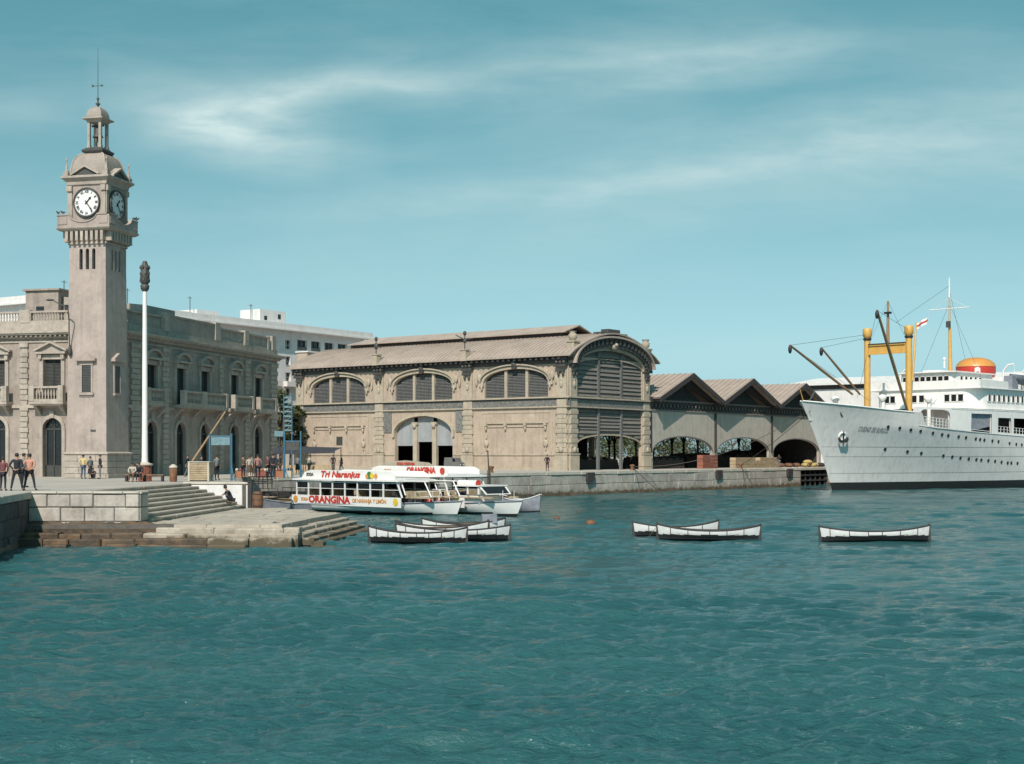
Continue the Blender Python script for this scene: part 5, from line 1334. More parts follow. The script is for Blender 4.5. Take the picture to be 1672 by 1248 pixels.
# lifeboats in davits along the boat deck
def lifeboat(s, t):
    b_ = MB(); vs = []; n, m_ = 13, 7
    for i in range(n):
        u = i/(n-1); pl = (1-(2*u-1)**4)*.5+.5*sin(pi*u)
        for j in range(m_):
            a_ = pi*j/(m_-1); vs.append((s+(u-.5)*7.4, t-1.2*pl*cos(a_), 13.9+.25*(2*u-1)**2-1.1*sin(a_)*(.35+.65*pl)))
    b_.add(vs, [(i*m_+j, (i+1)*m_+j, (i+1)*m_+j+1, i*m_+j+1) for i in range(n-1) for j in range(m_-1)], True)
    b_ = b_.build('lifeboat', M_purple, ship)
    c = MB(); vs = []
    for i in range(n):
        u = i/(n-1); pl = (1-(2*u-1)**4)*.5+.5*sin(pi*u)
        for j in range(5): a_ = pi*j/4; vs.append((s+(u-.5)*7.4, t-1.22*pl*cos(a_), 13.9+.25*(2*u-1)**2+.45*sin(a_)*pl))
    c.add(vs, [(i*5+j, i*5+j+1, (i+1)*5+j+1, (i+1)*5+j) for i in range(n-1) for j in range(4)], True); c.build('lifeboat_cover', M_shipwhite, b_)
    for k in (-2.6, 2.6):
        d = MB(); d.tube([(s+k,t+1.6,12.2),(s+k,t+1.5,14.6),(s+k,t+.9,15.3),(s+k,t+.1,15.4)], .12, 6); d.tube([(s+k,t+.1,15.4),(s+k,t,14.2)], .04, 4); d.build('davit', M_shipwhite, b_)
for i in range(4): lifeboat(32.5+i*8.6, -7.3)
for i in range(3): lifeboat(33+i*8.6, 7.3)
MB().box(28.6, 30.2, -7.6, -6.5, 12.22, 13.9).build('locker', M_purple, ship)

# ================================================================== generic small boat hull
def boat_hull(Ln, beam, zk, zs_mid, zs_end, name_mats, z_black=None, sq_stern=False, n=25, m_=9, fore=.5, sym=True):
    """double-ended or square-sterned hull along x; returns MB (material 0 topsides, 1 bottom) and gunwale points"""
    mb = MB(); P = []; gun = []
    for i in range(n):
        u = i/(n-1)
        if sym: pl = max(.02, sin(pi*u))**.62
        else: pl = max(.02, min(1, (.72+.28*min(1, u/.3)) if u < .3 else 1)*(1-max(0, (u-.48)/.52)**2.9))
        zt = zs_mid+(zs_end-zs_mid)*abs(2*u-1)**2.2 if sym else zs_mid+(zs_end-zs_mid)*max(0, (u-.25)/.75)**2+.38*max(0, (.28-u)/.28)**1.5
        for j in range(m_):
            v = j/(m_-1); z = zk+(zt-zk)*v; sec = (1-(1-v)**2.4)**.8
            if not sym and u > .5: sec = sec*(1-(u-.5)*.5*(1-v))
            xo = (u-.5)*Ln*(1-.05*(1-v)*(abs(2*u-1)**3)) if sym else (u-.5)*Ln*(1-.07*(1-v)*(u > .5)*((u-.5)*2)**2)
            P.append((xo, beam/2*pl*sec, z))
        gun.append((P[-1][0], P[-1][1], zt))
    for s in (-1, 1):
        k0 = len(mb.f)
        fs = [(i*m_+j, (i+1)*m_+j, (i+1)*m_+j+1, i*m_+j+1) for i in range(n-1) for j in range(m_-1)]
        vs = [(x, s*y, z) for x, y, z in P]
        mb.add(vs, fs if s < 0 else [f_[::-1] for f_ in fs], True)
        if z_black is not None:
            for k, f_ in enumerate(fs):
                zc = sum(P[a][2] for a in f_)/4
                if zc < z_black: mb.mi[k0+k] = 1
    if not sym:
        mb.add([(P[j][0], -P[j][1], P[j][2]) for j in range(m_)]+[(P[j][0], P[j][1], P[j][2]) for j in range(m_)], [(j, j+m_, j+m_+1, j+1) for j in range(m_-1)])
    return mb, gun
# ------------------------------------------------------------------ rowing boats
rowr = random.Random(31)
def rowboat(px, Dd, rz, Ln, lab, ribs=5, stern_post=True, blue=False, group='white rowing boats afloat in the basin', cover=False):
    t = thing('rowing_boat', lab, 'rowing boat', (X(px, Dd), Dd, WZ), rz, group)
    be = Ln*.29
    mb, gun = boat_hull(Ln, be, -.16, .47, .76, None, .27, m_=18)
    hull_ = mb.build('hull', [M_rowwhite, M_black], t)
    g_ = MB()
    for s in (-1, 1): g_.tube([(x, s*y, z) for x, y, z in gun], .038, 5)
    g_.build('gunwale', M_darkwood, t)
    # inner skin, floor and thwarts
    f_ = MB(); f_.add([(x, -y*.8, .08) for x, y, z in gun]+[(x, y*.8, .08) for x, y, z in gun], [(i, i+1, i+1+len(gun), i+len(gun)) for i in range(len(gun)-1)]); f_.build('floor', M_purple, t)
    for k in (-.28, 0, .26):
        i = int((k+.5)*(len(gun)-1)); y = gun[i][1]*.95; MB().box(k*Ln-.11, k*Ln+.11, -y, y, .30, .33).build('thwart', M_crate, t)
    for s in (-1, 1):
        for k in range(ribs):
            u = (k+.8)/(ribs+.6); i = min(len(gun)-2, max(1, int(u*(len(gun)-1)))); x, y, z = gun[i]
            r = MB(); r.tube([(x, s*(y+.012), z-.01), (x, s*(y*.985+.02), z*.66), (x, s*(y*.93+.03), z*.36)], .022, 4); r.build('rubbing_strip', M_black, hull_)
    for k, s in ((0, -1), (-1, 1)):
        x = gun[k][0]; p = MB(); p.box(x-.05, x+.05, -.05, .05, -.1, gun[k][2]+.07); p.build('stem_post', M_darkwood, t)
    for s in (1,):
        o = MB(); o.cyl((-Ln*.3, .2*s, .42), (Ln*.32, .28*s, .48), .022, n=5); o.box(Ln*.30, Ln*.44, .28*s-.02, .28*s+.02, .40, .54); o.build('oar', M_wood, t)
    pr = MB(); pr.tube([(-Ln/2, 0, .66), (-Ln/2-.35, 0, .2), (-Ln/2-.6, 0, -.1)], .018, 4); pr.build('painter_rope', M_rope, t)
    t.rotation_euler = (R(rowr.uniform(-5, 5)), R(rowr.uniform(-1.2, 1.2)), rz)
    if cover:
        MB().box(Ln*.22, Ln*.40, -be*.33, be*.33, .5, .95).build('stern_box', M_purple, t)
    return t
rowboat(1428.5, 68.2, R(-3), 5.15, 'white rowing boat furthest right, floating alone', 6)
rowboat(1157, 69.5, R(-4), 4.95, 'white rowing boat in front of another in the middle of the basin', 5)
rowboat(1104, 73.0, R(3), 4.35, 'white rowing boat half hidden behind another in the middle of the basin', 4)
rowboat(682, 67.3, R(-2), 4.6, 'frontmost white rowing boat of the cluster beside the landing steps', 7, group='white rowing boats by the landing')
rowboat(740, 69.6, R(2), 5.5, 'long white rowing boat right behind the frontmost one of the cluster', 6, group='white rowing boats by the landing')
rowboat(722, 73.0, R(-14), 4.9, 'white rowing boat lying slanted in the middle of the cluster by the landing', 4, group='white rowing boats by the landing')
rowboat(757, 76.5, R(4), 4.4, 'rearmost rowing boat of the cluster, with a grey box in its stern', 4, group='white rowing boats by the landing', cover=True)

# ------------------------------------------------------------------ excursion boats
def letters(par, txt, size, x, y, z, m, name='lettering', M=None, sx_=1, **k):
    mb = MB(); Mx = (M or Matrix()) @ Matrix.Translation((x, y, z)) @ Matrix.Diagonal((sx_, 1, 1, 1)); text_on(mb, txt, size, Mx, .006, **k); return mb.build(name, m, par)
def fruit(par, x, y, z, r, m):
    o = MB(); o.prism([(x+r*cos(2*pi*i/14), z+r*sin(2*pi*i/14)) for i in range(14)], y-.012, y); return o.build('painted_fruit', m, par)
def tourboat(name_lab, loc, rz, first):
    """bow towards +x, visible side is -y"""
    t = thing('excursion_boat', name_lab, 'excursion boat', (loc[0], loc[1], WZ), rz, 'excursion boats moored stern-to')
    Ln, be = 22.0, 3.7
    mb, gun = boat_hull(Ln, be, -.30, .60, 1.08, None, .22, sym=False, n=33, m_=12)
    hull_ = mb.build('hull', [M_white if True else 0, M_black], t)
    g_ = MB()
    for s in (-1, 1): g_.tube([(x, s*(y+.02), z) for x, y, z in gun], .05, 5)
    g_.build('rubbing_rail', M_purple, hull_)
    if first:  # grey tarred stern part of the hull
        b_ = MB(); vs = []
        m2 = 6; ii = list(range(0, 13))
        for i in ii:
            x, y, z = gun[i]
            for j in range(m2): v = j/(m2-1); vs.append((x, -(y*(.93+.07*v)+.015), .15+(z-.2)*v))
        b_.add(vs, [(a*m2+j, (a+1)*m2+j, (a+1)*m2+j+1, a*m2+j+1) for a in range(len(ii)-1) for j in range(m2-1)], True); b_.build('dark_hull_panel', M_purple, hull_)
    d = MB(); d.add([(x, -y*.97, z-.08) for x, y, z in gun]+[(x, y*.97, z-.08) for x, y, z in gun], [(i, i+1, i+1+len(gun), i+len(gun)) for i in range(len(gun)-1)]); d.build('deck', M_crate, t)
    x0, x1 = (-4.5, 6.5) if first else (-6.6, 5.2); hy = 1.80
    # hull-side banner panel with lettering
    bz0, bz1 = .66, 1.24
    pn = MB()
    for s in (-1, 1): pn.box(x0-.5, x1+(.5 if first else 2.1), s*(hy+.06)-.03, s*(hy+.06)+.03, bz0-.1, bz1)
    pn.add([(x0-.5,-hy,bz0),(x0-.5,hy,bz0),(x0-.5,hy,bz1),(x0-.5,-hy,bz1)], [(0,1,2,3)])
    pn = pn.build('side_panel', M_white, t)
    yl = -(hy+.115)
    if first:
        letters(pn, 'ORANGINA', .66, -.65, yl, .94, M_red, bold=.03, sx_=1.32)
        letters(pn, 'SODA', .30, -3.45, yl, .94, M_orange, bold=.01); letters(pn, 'DE NARANJA Y LIMÓN', .36, 3.75, yl, .94, M_orange, bold=.01, sx_=.98)
        fruit(pn, -4.5, yl, .94, .25, M_orange); fruit(pn, 6.5, yl, .94, .25, M_lemon)
    else:
        letters(pn, 'NARANJA Y LIMÓN', .5, 6.1, yl, .94, M_red, bold=.02, sx_=.9, align='RIGHT'); fruit(pn, 6.7, yl, .94, .22, M_lemon)
    # cabin posts, sills, roof
    zr = 2.32 if first else 2.62
    npost = 8
    for s in (-1, 1):
        for i in range(npost+1):
            x = x0+(x1-x0)*i/npost-(.0); p = MB()
            lean = .0 if i < npost else .55
            p.add([(x-.05+lean, s*hy-.04, bz1), (x+.05+lean, s*hy-.04, bz1), (x+.05+lean, s*hy+.04, bz1), (x-.05+lean, s*hy+.04, bz1), (x-.05, s*hy-.04, zr), (x+.05, s*hy-.04, zr), (x+.05, s*hy+.04, zr), (x-.05, s*hy+.04, zr)], [(0,3,2,1),(4,5,6,7),(0,1,5,4),(1,2,6,5),(2,3,7,6),(3,0,4,7)]); p.build('post', M_white, t)
        r_ = MB(); r_.box(x0, x1+.2, s*hy-.025, s*hy+.025, 1.72, 1.76); r_.box(x0, x1+.2, s*hy-.03, s*hy+.03, 2.16, 2.2); r_.build('window_rail', M_white, t)
    for s in (-1, 1):
        for i in range(npost):
            if (i*7+s) % 3: x = x0+(x1-x0)*(i+.5)/npost; MB().box(x-.6, x+.6, s*hy-.008, s*hy+.008, 1.76, 2.16).build('pane', M_glass, t)
    for i in range(9): MB().box(x0+.6+i*1.35, x0+.9+i*1.35, -1.4, 1.4, 1.2, 1.68).build('bench', M_darkwood if i % 2 else M_crate, t)
    MB().box(x0, x1, -.45, .45, .9, 1.6).build('engine_casing', M_tarp, t)
    rf = MB(); n = 10
    pr_ = [((-hy-.18)+(2*hy+.36)*i/n, zr+.07+.14*sin(pi*i/n)) for i in range(n+1)]
    rf.add([(x0-.3, y, z) for y, z in pr_]+[(x1+.35, y, z) for y, z in pr_]+[(x0-.3, -hy-.18, zr-.03), (x0-.3, hy+.18, zr-.03), (x1+.35, -hy-.18, zr-.03), (x1+.35, hy+.18, zr-.03)],
           [(i, i+n+1, i+n+2, i+1) for i in range(n)]+[(0, 2*n+2, 2*n+4, n+1), (n, 2*n+1, 2*n+5, 2*n+3), tuple(list(range(n+1))+[2*n+3, 2*n+2]), tuple([2*n+4, 2*n+5]+list(range(2*n+1, n, -1))), (2*n+2, 2*n+3, 2*n+5, 2*n+4)])
    rf = rf.build('roof', M_white, t)
    # roof advertising boards (both sides) with rounded ends
    bx0, bx1 = (-4.3, 6.0) if first else (-3.0, 5.3)
    for s in (-1, 1):
        pts = [(bx0, zr+.08), (bx1, zr+.08), (bx1, zr+.45), (bx1-.5, zr+.66), (bx0+1.1, zr+.72), (bx0+.35, zr+.55)]
        bd_ = MB(); bd_.prism(pts, s*1.5-.03, s*1.5+.03); bd_ = bd_.build('advertising_board', M_white, t)
        if s < 0:
            if first:
                letters(bd_, 'SODA', .30, -3.3, -1.565, zr+.38, M_copper, bold=.012, shear=.1); letters(bd_, 'Tri Naranjus', .62, .1, -1.565, zr+.40, M_red, bold=.02, shear=.25, sx_=1.38)
                fruit(bd_, 3.35, -1.565, zr+.38, .26, M_green); fruit(bd_, 3.65, -1.58, zr+.36, .19, M_lemon); fruit(bd_, 4.05, -1.575, zr+.33, .17, M_orange); fruit(bd_, 3.1, -1.58, zr+.30, .15, M_orange)
            else:
                letters(bd_, 'ORANGINA', .56, 2.6, -1.565, zr+.40, M_red, bold=.03); fruit(bd_, 4.8, -1.565, zr+.38, .24, M_red); letters(bd_, 'SODA', .3, -.9, -1.565, zr+.38, M_orange)
    if not first:
        c = MB(); c.prism([(-2.6, zr+.7), (3.2, zr+.7), (2.6, zr+.95), (.2, zr+1.1), (-1.8, zr+.98)], -.9, -.8); c = c.build('fruit_board', M_halltrim, t); letters(c, 'SODA NARANJA', .26, .3, -.93, zr+.86, M_red, bold=.01)
        # life raft drum and wheelhouse forward
        c = MB(); c.cyl((5.7,-.8,2.18),(7.5,-.8,2.18),.22,n=14); c.build('life_raft', M_white, t); MB().cyl((7.52,-.8,2.18),(7.56,-.8,2.18),.23,.23,n=14).build('drum_end', M_red, t)
        wh_ = MB(Matrix.Translation((-1.2,0,0))); wh_.box(7.0, 9.2, -1.1, 1.1, .8, 1.35); wh_.box(6.9, 9.4, -1.4, 1.4, 1.98, 2.06)
        for x, y in ((7.05,-1.25),(8.2,-1.25),(7.05,1.25),(8.2,1.25),(9.25,-1.25),(9.25,1.25)): wh_.box(x-.05, x+.05, y-.05, y+.05, 1.45, 1.98)
        wh_.add([(9.3,-1.3,2.0),(9.3,1.3,2.0),(9.9,1.2,1.45),(9.9,-1.2,1.45)], [(0,1,2,3)]); wh_ = wh_.build('wheelhouse', M_white, t)
        MB(Matrix.Translation((-1.2,0,0))).add([(9.36,-1.1,1.95),(9.36,1.1,1.95),(9.86,1.05,1.52),(9.86,-1.05,1.52)], [(0,1,2,3)]).build('windscreen', M_glass, wh_)
    # foredeck rails and seats
    ra = MB(); gg = [p for p in gun if (x1+.6 if first else 9.5) < p[0] < 9.9]
    for s in (-1, 1):
        for dz in (.38, .72):
            if len(gg) > 1: ra.tube([(x, s*y*.93, z+dz) for x, y, z in gg], .022, 4)
        for x, y, z in gg[::2]: ra.cyl((x, s*y*.93, z), (x, s*y*.93, z+.75), .02, n=4)
    ra.build('railing', M_white, t, 'stuff')
    for s in (-1, 1): MB().box(x1+.9, 9.3, s*1.2-.12, s*1.2+.12, 1.2, 1.3).build('bench', M_crate, t)
    if first:
        for s in (-1, 1):
            f_ = MB(); f_.tube([(x1+.55,s*1.5,1.4),(x1+.1,s*1.5,2.3)], .05, 5); f_.tube([(x1+2.9,s*1.3,1.3),(x1+2.2,s*1.3,2.35)], .05, 5); f_.tube([(x1+.2,s*1.4,2.34),(x1+2.6,s*1.3,2.34)], .05, 5); f_.build('canopy_frame', M_white, t)
    # stern: dark seats, rail
    sr = MB()
    for s in (-1, 1):
        sr.tube([(-10.6,s*1.4,1.6),(-7.2,s*1.75,1.6)], .03, 4)
        for k in range(4): sr.cyl((-10.6+k*1.1,s*1.45,.9),(-10.6+k*1.1,s*1.45,1.6),.025,n=4)
    sr.build('stern_rail', M_copper, t)
    for k in range(3): MB().box(-10.2+k*1.1, -9.6+k*1.1, -1.3, 1.3, 1.0, 1.35).build('bench', M_darkwood, t)
    MB().box(-11.2, -10.98, -.6, .6, -.3, .9).build('rudder_board', M_darkwood, t)
    return t
tourboat('white excursion boat nearest the landing with ORANGINA in red along its side', (-11.1, 102.2), R(-44.5), True)
tourboat('second white excursion boat behind the first, bow further right, with a wheelhouse', (-7.1, 102.8), R(-44.5), False)
# grey dinghy bow seen beyond the second boat
t = thing('grey_dinghy', 'small grey-blue boat bow poking out beyond the second excursion boat', 'dinghy', (X(849, 103), 103, WZ), R(-30)); mb, gun = boat_hull(3.4, 1.4, -.2, .9, 1.3, None, .1); mb.build('hull', [M_purple, M_black], t)
g_ = MB(); [g_.tube([(x, s*y, z) for x, y, z in gun], .04, 5) for s in (-1, 1)]; g_.build('gunwale', M_rowwhite, t)
# buoys
for (px, py, r, lab) in [(965, 856, .34, 'rusty mooring buoy floating left of the middle rowing boats'), (909, 848, .2, 'small brown float nearer the excursion boats'), (945, 838, .13, 'tiny float further out than the rusty buoy')]:
    x, y, _ = G(px, py, WZ); t = thing('mooring_buoy', lab, 'buoy', (x, y, WZ), 0, 'mooring buoys')
    MB().ball((0,0,.05), r, r, r*.62, 14, 8).build('float', M_rust, t); MB().tube([(-.1,0,.05+r*.55),(-.06,0,.05+r*.85),(.06,0,.05+r*.85),(.1,0,.05+r*.55)], .025, 5).build('ring', M_copper, t)

# ================================================================== people
def skinned(verts, edges, rad, root=0, sub=1):
    me = bpy.data.meshes.new('s'); me.from_pydata(verts, edges, []); o = bpy.data.objects.new('s', me); COL.objects.link(o)
    o.modifiers.new('s', 'SKIN'); sv_ = me.skin_vertices[0].data
    for i, r in enumerate(rad): sv_[i].radius = r if isinstance(r, tuple) else (r, r); sv_[i].use_root = (i == root)
    m = o.modifiers.new('u', 'SUBSURF'); m.levels = sub; m.render_levels = sub
    me2 = bpy.data.meshes.new_from_object(o.evaluated_get(bpy.context.evaluated_depsgraph_get()))
    bpy.data.objects.remove(o); bpy.data.meshes.remove(me); return me2
def clothmat(name, c): return MATS.get(name) or mat(name, c, .9, .12, 6)
def person(lab, loc, face, top, bottom, pose='stand', h=1.72, group=None, hair=None, lean=0.0, skirt=False, hat=None):
    """local frame: faces -y"""
    t = thing('person', lab, 'person', loc, face, group); k = h/1.75
    J = {'pel': (0,0,.95), 'wai': (0,0,1.10), 'che': (0,-.01,1.32), 'nec': (0,0,1.50), 'hd0': (0,-.01,1.58), 'hd1': (0,-.015,1.70)}
    for s, n_ in ((-1, 'l'), (1, 'r')):
        J['hip'+n_] = (s*.10,0,.90); J['kne'+n_] = (s*.11,-.02,.50); J['ank'+n_] = (s*.12,.02,.09); J['toe'+n_] = (s*.14,-.16,.04)
        J['sho'+n_] = (s*.19,0,1.43); J['elb'+n_] = (s*.25,.03,1.15); J['wri'+n_] = (s*.24,-.06,.92); J['han'+n_] = (s*.235,-.09,.83)
    if pose == 'back':     # hands clasped behind, legs apart
        for s, n_ in ((-1, 'l'), (1, 'r')): J['kne'+n_] = (s*.19,0,.50); J['ank'+n_] = (s*.26,.02,.09); J['toe'+n_] = (s*.30,-.15,.04); J['elb'+n_] = (s*.30,.13,1.18); J['wri'+n_] = (s*.10,.20,1.0); J['han'+n_] = (s*.03,.21,.97)
    if pose == 'pockets':
        for s, n_ in ((-1, 'l'), (1, 'r')): J['elb'+n_] = (s*.29,.08,1.17); J['wri'+n_] = (s*.20,-.06,.97); J['han'+n_] = (s*.17,-.10,.91)
    if pose == 'walk':
        J['knel'] = (-.1,-.16,.52); J['ankl'] = (-.1,-.20,.10); J['toel'] = (-.11,-.38,.06); J['kner'] = (.1,.06,.5); J['ankr'] = (.1,.26,.14); J['toer'] = (.1,.12,.04)
        J['elbl'] = (-.25,.12,1.17); J['wril'] = (-.23,.10,.94); J['hanl'] = (-.22,.06,.86); J['elbr'] = (.25,-.08,1.17); J['wrir'] = (.22,-.24,1.0); J['hanr'] = (.21,-.31,.95)
    if pose == 'arm':
        J['elbr'] = (.28,-.14,1.25); J['wrir'] = (.18,-.33,1.32); J['hanr'] = (.15,-.41,1.36)
    if pose in ('sit', 'crouch'):
        dz = -.47 if pose == 'sit' else -.70
        for n_ in ('pel', 'wai', 'che', 'nec', 'hd0', 'hd1', 'hipl', 'hipr', 'shol', 'shor'):
            x, y, z = J[n_]; f_ = max(0, z-.95); J[n_] = (x, y-f_*.35-(.0 if pose == 'sit' else f_*.25), z+dz-f_*.05)
        for s, n_ in ((-1, 'l'), (1, 'r')):
            if pose == 'sit': J['kne'+n_] = (s*.15,-.42,.50); J['ank'+n_] = (s*.14,-.40,.09); J['toe'+n_] = (s*.15,-.57,.04); J['elb'+n_] = (s*.26,-.25,.72); J['wri'+n_] = (s*.12,-.42,.60); J['han'+n_] = (s*.07,-.47,.56)
            else: J['kne'+n_] = (s*.20,-.34,.48); J['ank'+n_] = (s*.13,-.10,.09); J['toe'+n_] = (s*.15,-.27,.04); J['elb'+n_] = (s*.27,-.36,.55); J['wri'+n_] = (s*.12,-.52,.52); J['han'+n_] = (s*.06,-.58,.50)
    J = {a: Vector(b_)*k for a, b_ in J.items()}
    ch = [('pel','wai'),('wai','che'),('che','nec'),('nec','hd0'),('hd0','hd1')]
    for n_ in 'lr': ch += [('pel','hip'+n_),('hip'+n_,'kne'+n_),('kne'+n_,'ank'+n_),('ank'+n_,'toe'+n_),('che','sho'+n_),('sho'+n_,'elb'+n_),('elb'+n_,'wri'+n_),('wri'+n_,'han'+n_)]
    R_ = {'pel': (.14,.10), 'wai': (.13,.10), 'che': (.155,.11), 'nec': .06, 'hd0': .085, 'hd1': .095, 'hip': .085, 'kne': .058, 'ank': .04, 'toe': .035, 'sho': .062, 'elb': .044, 'wri': .03, 'han': .034}
    def chain(names, grow=1.0, pairs=None, rep={}):
        idx = {n_: i for i, n_ in enumerate(names)}
        rr_ = []
        for n_ in names:
            r = rep.get(n_, R_.get(n_, R_.get(n_[:3]))); r = r if isinstance(r, tuple) else (r, r); rr_.append((r[0]*k*grow, r[1]*k*grow))
        return skinned([J[n_] for n_ in names], [(idx[a], idx[b_]) for a, b_ in ch if a in idx and b_ in idx], rr_)
    allj = ['pel','wai','che','nec','hd0','hd1']+[a+b_ for b_ in 'lr' for a in ('hip','kne','ank','toe','sho','elb','wri','han')]
    me = chain(allj, .93)
    mb = MB(); mb.add([v.co.copy() for v in me.vertices], [tuple(p.vertices) for p in me.polygons], True); bpy.data.meshes.remove(me)
    # fingers and face grown into the body mesh
    for s, n_ in ((-1, 'l'), (1, 'r')):
        d = (J['han'+n_]-J['wri'+n_]).normalized(); sd_ = d.cross(Vector((1,0,0)) if abs(d.x) < .8 else Vector((0,0,1))).normalized(); bn = d.cross(sd_).normalized()
        for q2 in range(4):
            b0 = J['han'+n_]+sd_*(q2-1.5)*.018*k+d*.01; l_ = (.062, .075, .07, .055)[q2]*k; b1 = b0+d*l_*.55; b2 = b1+(d*.7+bn*.7*s).normalized()*l_*.45; mb.cyl(b0, b1, .0085*k, .008*k, 5); mb.cyl(b1, b2, .008*k, .0065*k, 5)
        b0 = J['han'+n_]-d*.03*k-sd_*.03*k; mb.cyl(b0, b0+(d*.7-sd_*.7).normalized()*.05*k, .010*k, .008*k, 5)
    hc = (J['hd0']+J['hd1'])/2; fwd = Vector((0, -1, -.05)).normalized()
    mb.cyl(hc+fwd*.075*k, hc+fwd*.115*k+Vector((0,0,-.02*k)), .018*k, .010*k, 5)
    for s in (-1, 1): mb.ball(tuple(hc+Vector((s*.085*k, .01, 0))), .015*k, .025*k, .033*k, 6, 4)
    mb.cm = 1
    for s in (-1, 1): mb.ball(tuple(hc+fwd*.084*k+Vector((s*.033*k, 0, .022*k))), .010*k, .006*k, .007*k, 6, 4)
    mb.box(hc.x-.025*k, hc.x+.025*k, hc.y-.092*k, hc.y-.084*k, hc.z-.055*k, hc.z-.047*k)
    mb.build('body', [M_skin, M_hair], t)
    def put(name, me, m):
        me.materials.clear(); me.materials.append(m); me.polygons.foreach_set('use_smooth', [True]*len(me.polygons)); return link(name, me, t)
    tops = ['che','wai','pel','nec']+[a+b_ for b_ in 'lr' for a in ('sho','elb','wri')]
    J2 = dict(J); 
    put('shirt' if not skirt else 'jacket', chain(tops, 1.12, rep={'nec': .055, 'wri': .034, 'pel': (.15,.115)}), top)
    if skirt: 
        sk_ = MB(); p = J['pel']; a_ = (J['ankl']+J['ankr'])/2; sk_.lathe([(.15*k,p.z+.05),(.19*k,p.z-.15),(.22*k,p.z-.4),(.23*k,p.z-.5)], n=12, c=(p.x,p.y,0), sy=.8); sk_.build('skirt', bottom, t)
    else: put('trousers', chain(['pel']+[a+b_ for b_ in 'lr' for a in ('hip','kne','ank')], 1.15, rep={'ank': .055, 'kne': .066, 'hip': .092, 'pel': (.14,.11)}), bottom)
    for n_ in 'lr':
        d = (J['toe'+n_]-J['ank'+n_]); s_ = MB(); c = J['ank'+n_]+d*.55; s_.ball((c.x, c.y, max(.035*k, c.z-.02)), .045*k, .135*k, .045*k, 8, 5); s_.build('shoe', M_shoe, t)
    hm_ = MB(); hm_.ball(tuple(hc+Vector((0, .018*k, .035*k))), .098*k, .105*k, .098*k, 10, 7)
    hm_.build('hair', hair or M_hair, t)
    if hat: MB().lathe([(.15*k,0),(.15*k,.015),(.10*k,.02),(.09*k,.11),(.02,.12)], n=12, c=(hc.x, hc.y, hc.z+.06*k)).build('hat', hat, t)
    return t
c_dark = clothmat('dark_cloth', (.022, .022, .028)); c_grey = clothmat('grey_cloth', (.16, .165, .17)); c_sal = clothmat('salmon_cloth', (.55, .27, .19)); c_wine = clothmat('wine_cloth', (.17, .055, .06))
c_yel = clothmat('pale_yellow_cloth', (.60, .45, .20)); c_blue = clothmat('blue_trouser_cloth', (.06, .10, .16)); c_cream = clothmat('cream_cloth', (.48, .42, .34)); c_pink = clothmat('dusty_pink_cloth', (.34, .17, .15)); c_brown = clothmat('brown_cloth', (.12, .075, .05))
def pg(px, py, z=0): x, y, _ = G(px, py, z); return (x, y, z)
person('man in a wine-red jacket at the far left edge of the near quay', (X(5, 69.0), 69.0, 0), R(175), c_wine, c_dark, 'pockets', 1.62)
person('man in a black jacket standing second from the left on the near quay', (X(27.5, 68.8), 68.8, 0), R(185), c_dark, c_dark, 'back', 1.80)
person('man in a salmon shirt and dark trousers, legs apart, hands clasped behind his back', (X(48.5, 69.6), 69.6, 0), R(182), c_sal, c_dark, 'back', 1.78)
person('person in dark clothes half hidden behind the man in the salmon shirt', (X(39, 76), 76, 0), R(150), c_grey, c_dark, 'stand', 1.80)
person('man in a pale yellow shirt and blue trousers, leftmost of the group before the tower', (X(136, 102.5), 102.5, 0), R(170), c_yel, c_blue, 'pockets', 1.73)
person('woman in a grey top and dark skirt between the men before the tower', (X(147.5, 102.8), 102.8, 0), R(60), c_grey, c_dark, 'stand', 1.60, skirt=True)
person('man in an open black jacket and grey trousers, rightmost of the group before the tower', (X(163.5, 102.3), 102.3, 0), R(-70), c_dark, c_grey, 'pockets', 1.74)
person('child in dark clothes crouching between the adults before the tower', (X(151.5, 101.9), 101.9, 0), R(20), c_dark, c_dark, 'crouch', 1.35)
BD = 91.5
person('man in a cream jacket seated on the left end of the bench', (X(219, BD), BD-.1, 0), R(-10), c_cream, c_brown, 'sit', 1.72)
person('man in dark clothes seated on the bench just right of the man in cream', (X(227.5, BD), BD-.05, 0), R(12), c_dark, c_dark, 'sit', 1.74)
person('man in a grey shirt standing inside the blue gate frame', (X(354, 98), 98, 0), R(160), c_grey, c_dark, 'stand', 1.72)
person('man in dark clothes left of the blue gate frame behind the slatted crate', (X(329, 104), 104, 0), R(120), c_dark, c_dark, 'stand', 1.68)
person('person in a dusty pink coat before the right-hand door of the customs building', (X(421, 101), 101, 0), R(200), c_pink, c_dark, 'stand', 1.74)
person('man in a black suit beside the person in pink, arms at his sides', (X(446, 101), 101, 0), R(190), c_dark, c_dark, 'pockets', 1.82)
person('person in grey near the market awning, left of the blue mast', (X(411, 112), 112, 0), R(140), c_grey, c_brown, 'walk', 1.70)
person('dark clad person crouching on the lower right stairs by the pale wall', (X(379, 84.5), 84.5, -1.12), R(-60), c_dark, c_dark, 'crouch', 1.75, hat=M_hair)
person('dark figure at the end of the market awning, left of two before the hall', (X(544, 150), 150, 0), R(10), c_dark, c_dark, 'stand', 1.70)
person('dark figure walking right of the awning before the hall wall', (X(557.5, 149), 149, 0), R(-80), c_dark, c_dark, 'walk', 1.70)
person('dark figure standing alone on the quay near the right corner of the hall', (X(893.5, 151), 151, 0), R(20), c_dark, c_dark, 'pockets', 1.72)
person('worker in dark clothes standing among the goods under the right-hand shed', (X(1272, 184), 184, 0), R(0), c_dark, c_grey, 'arm', 1.72)

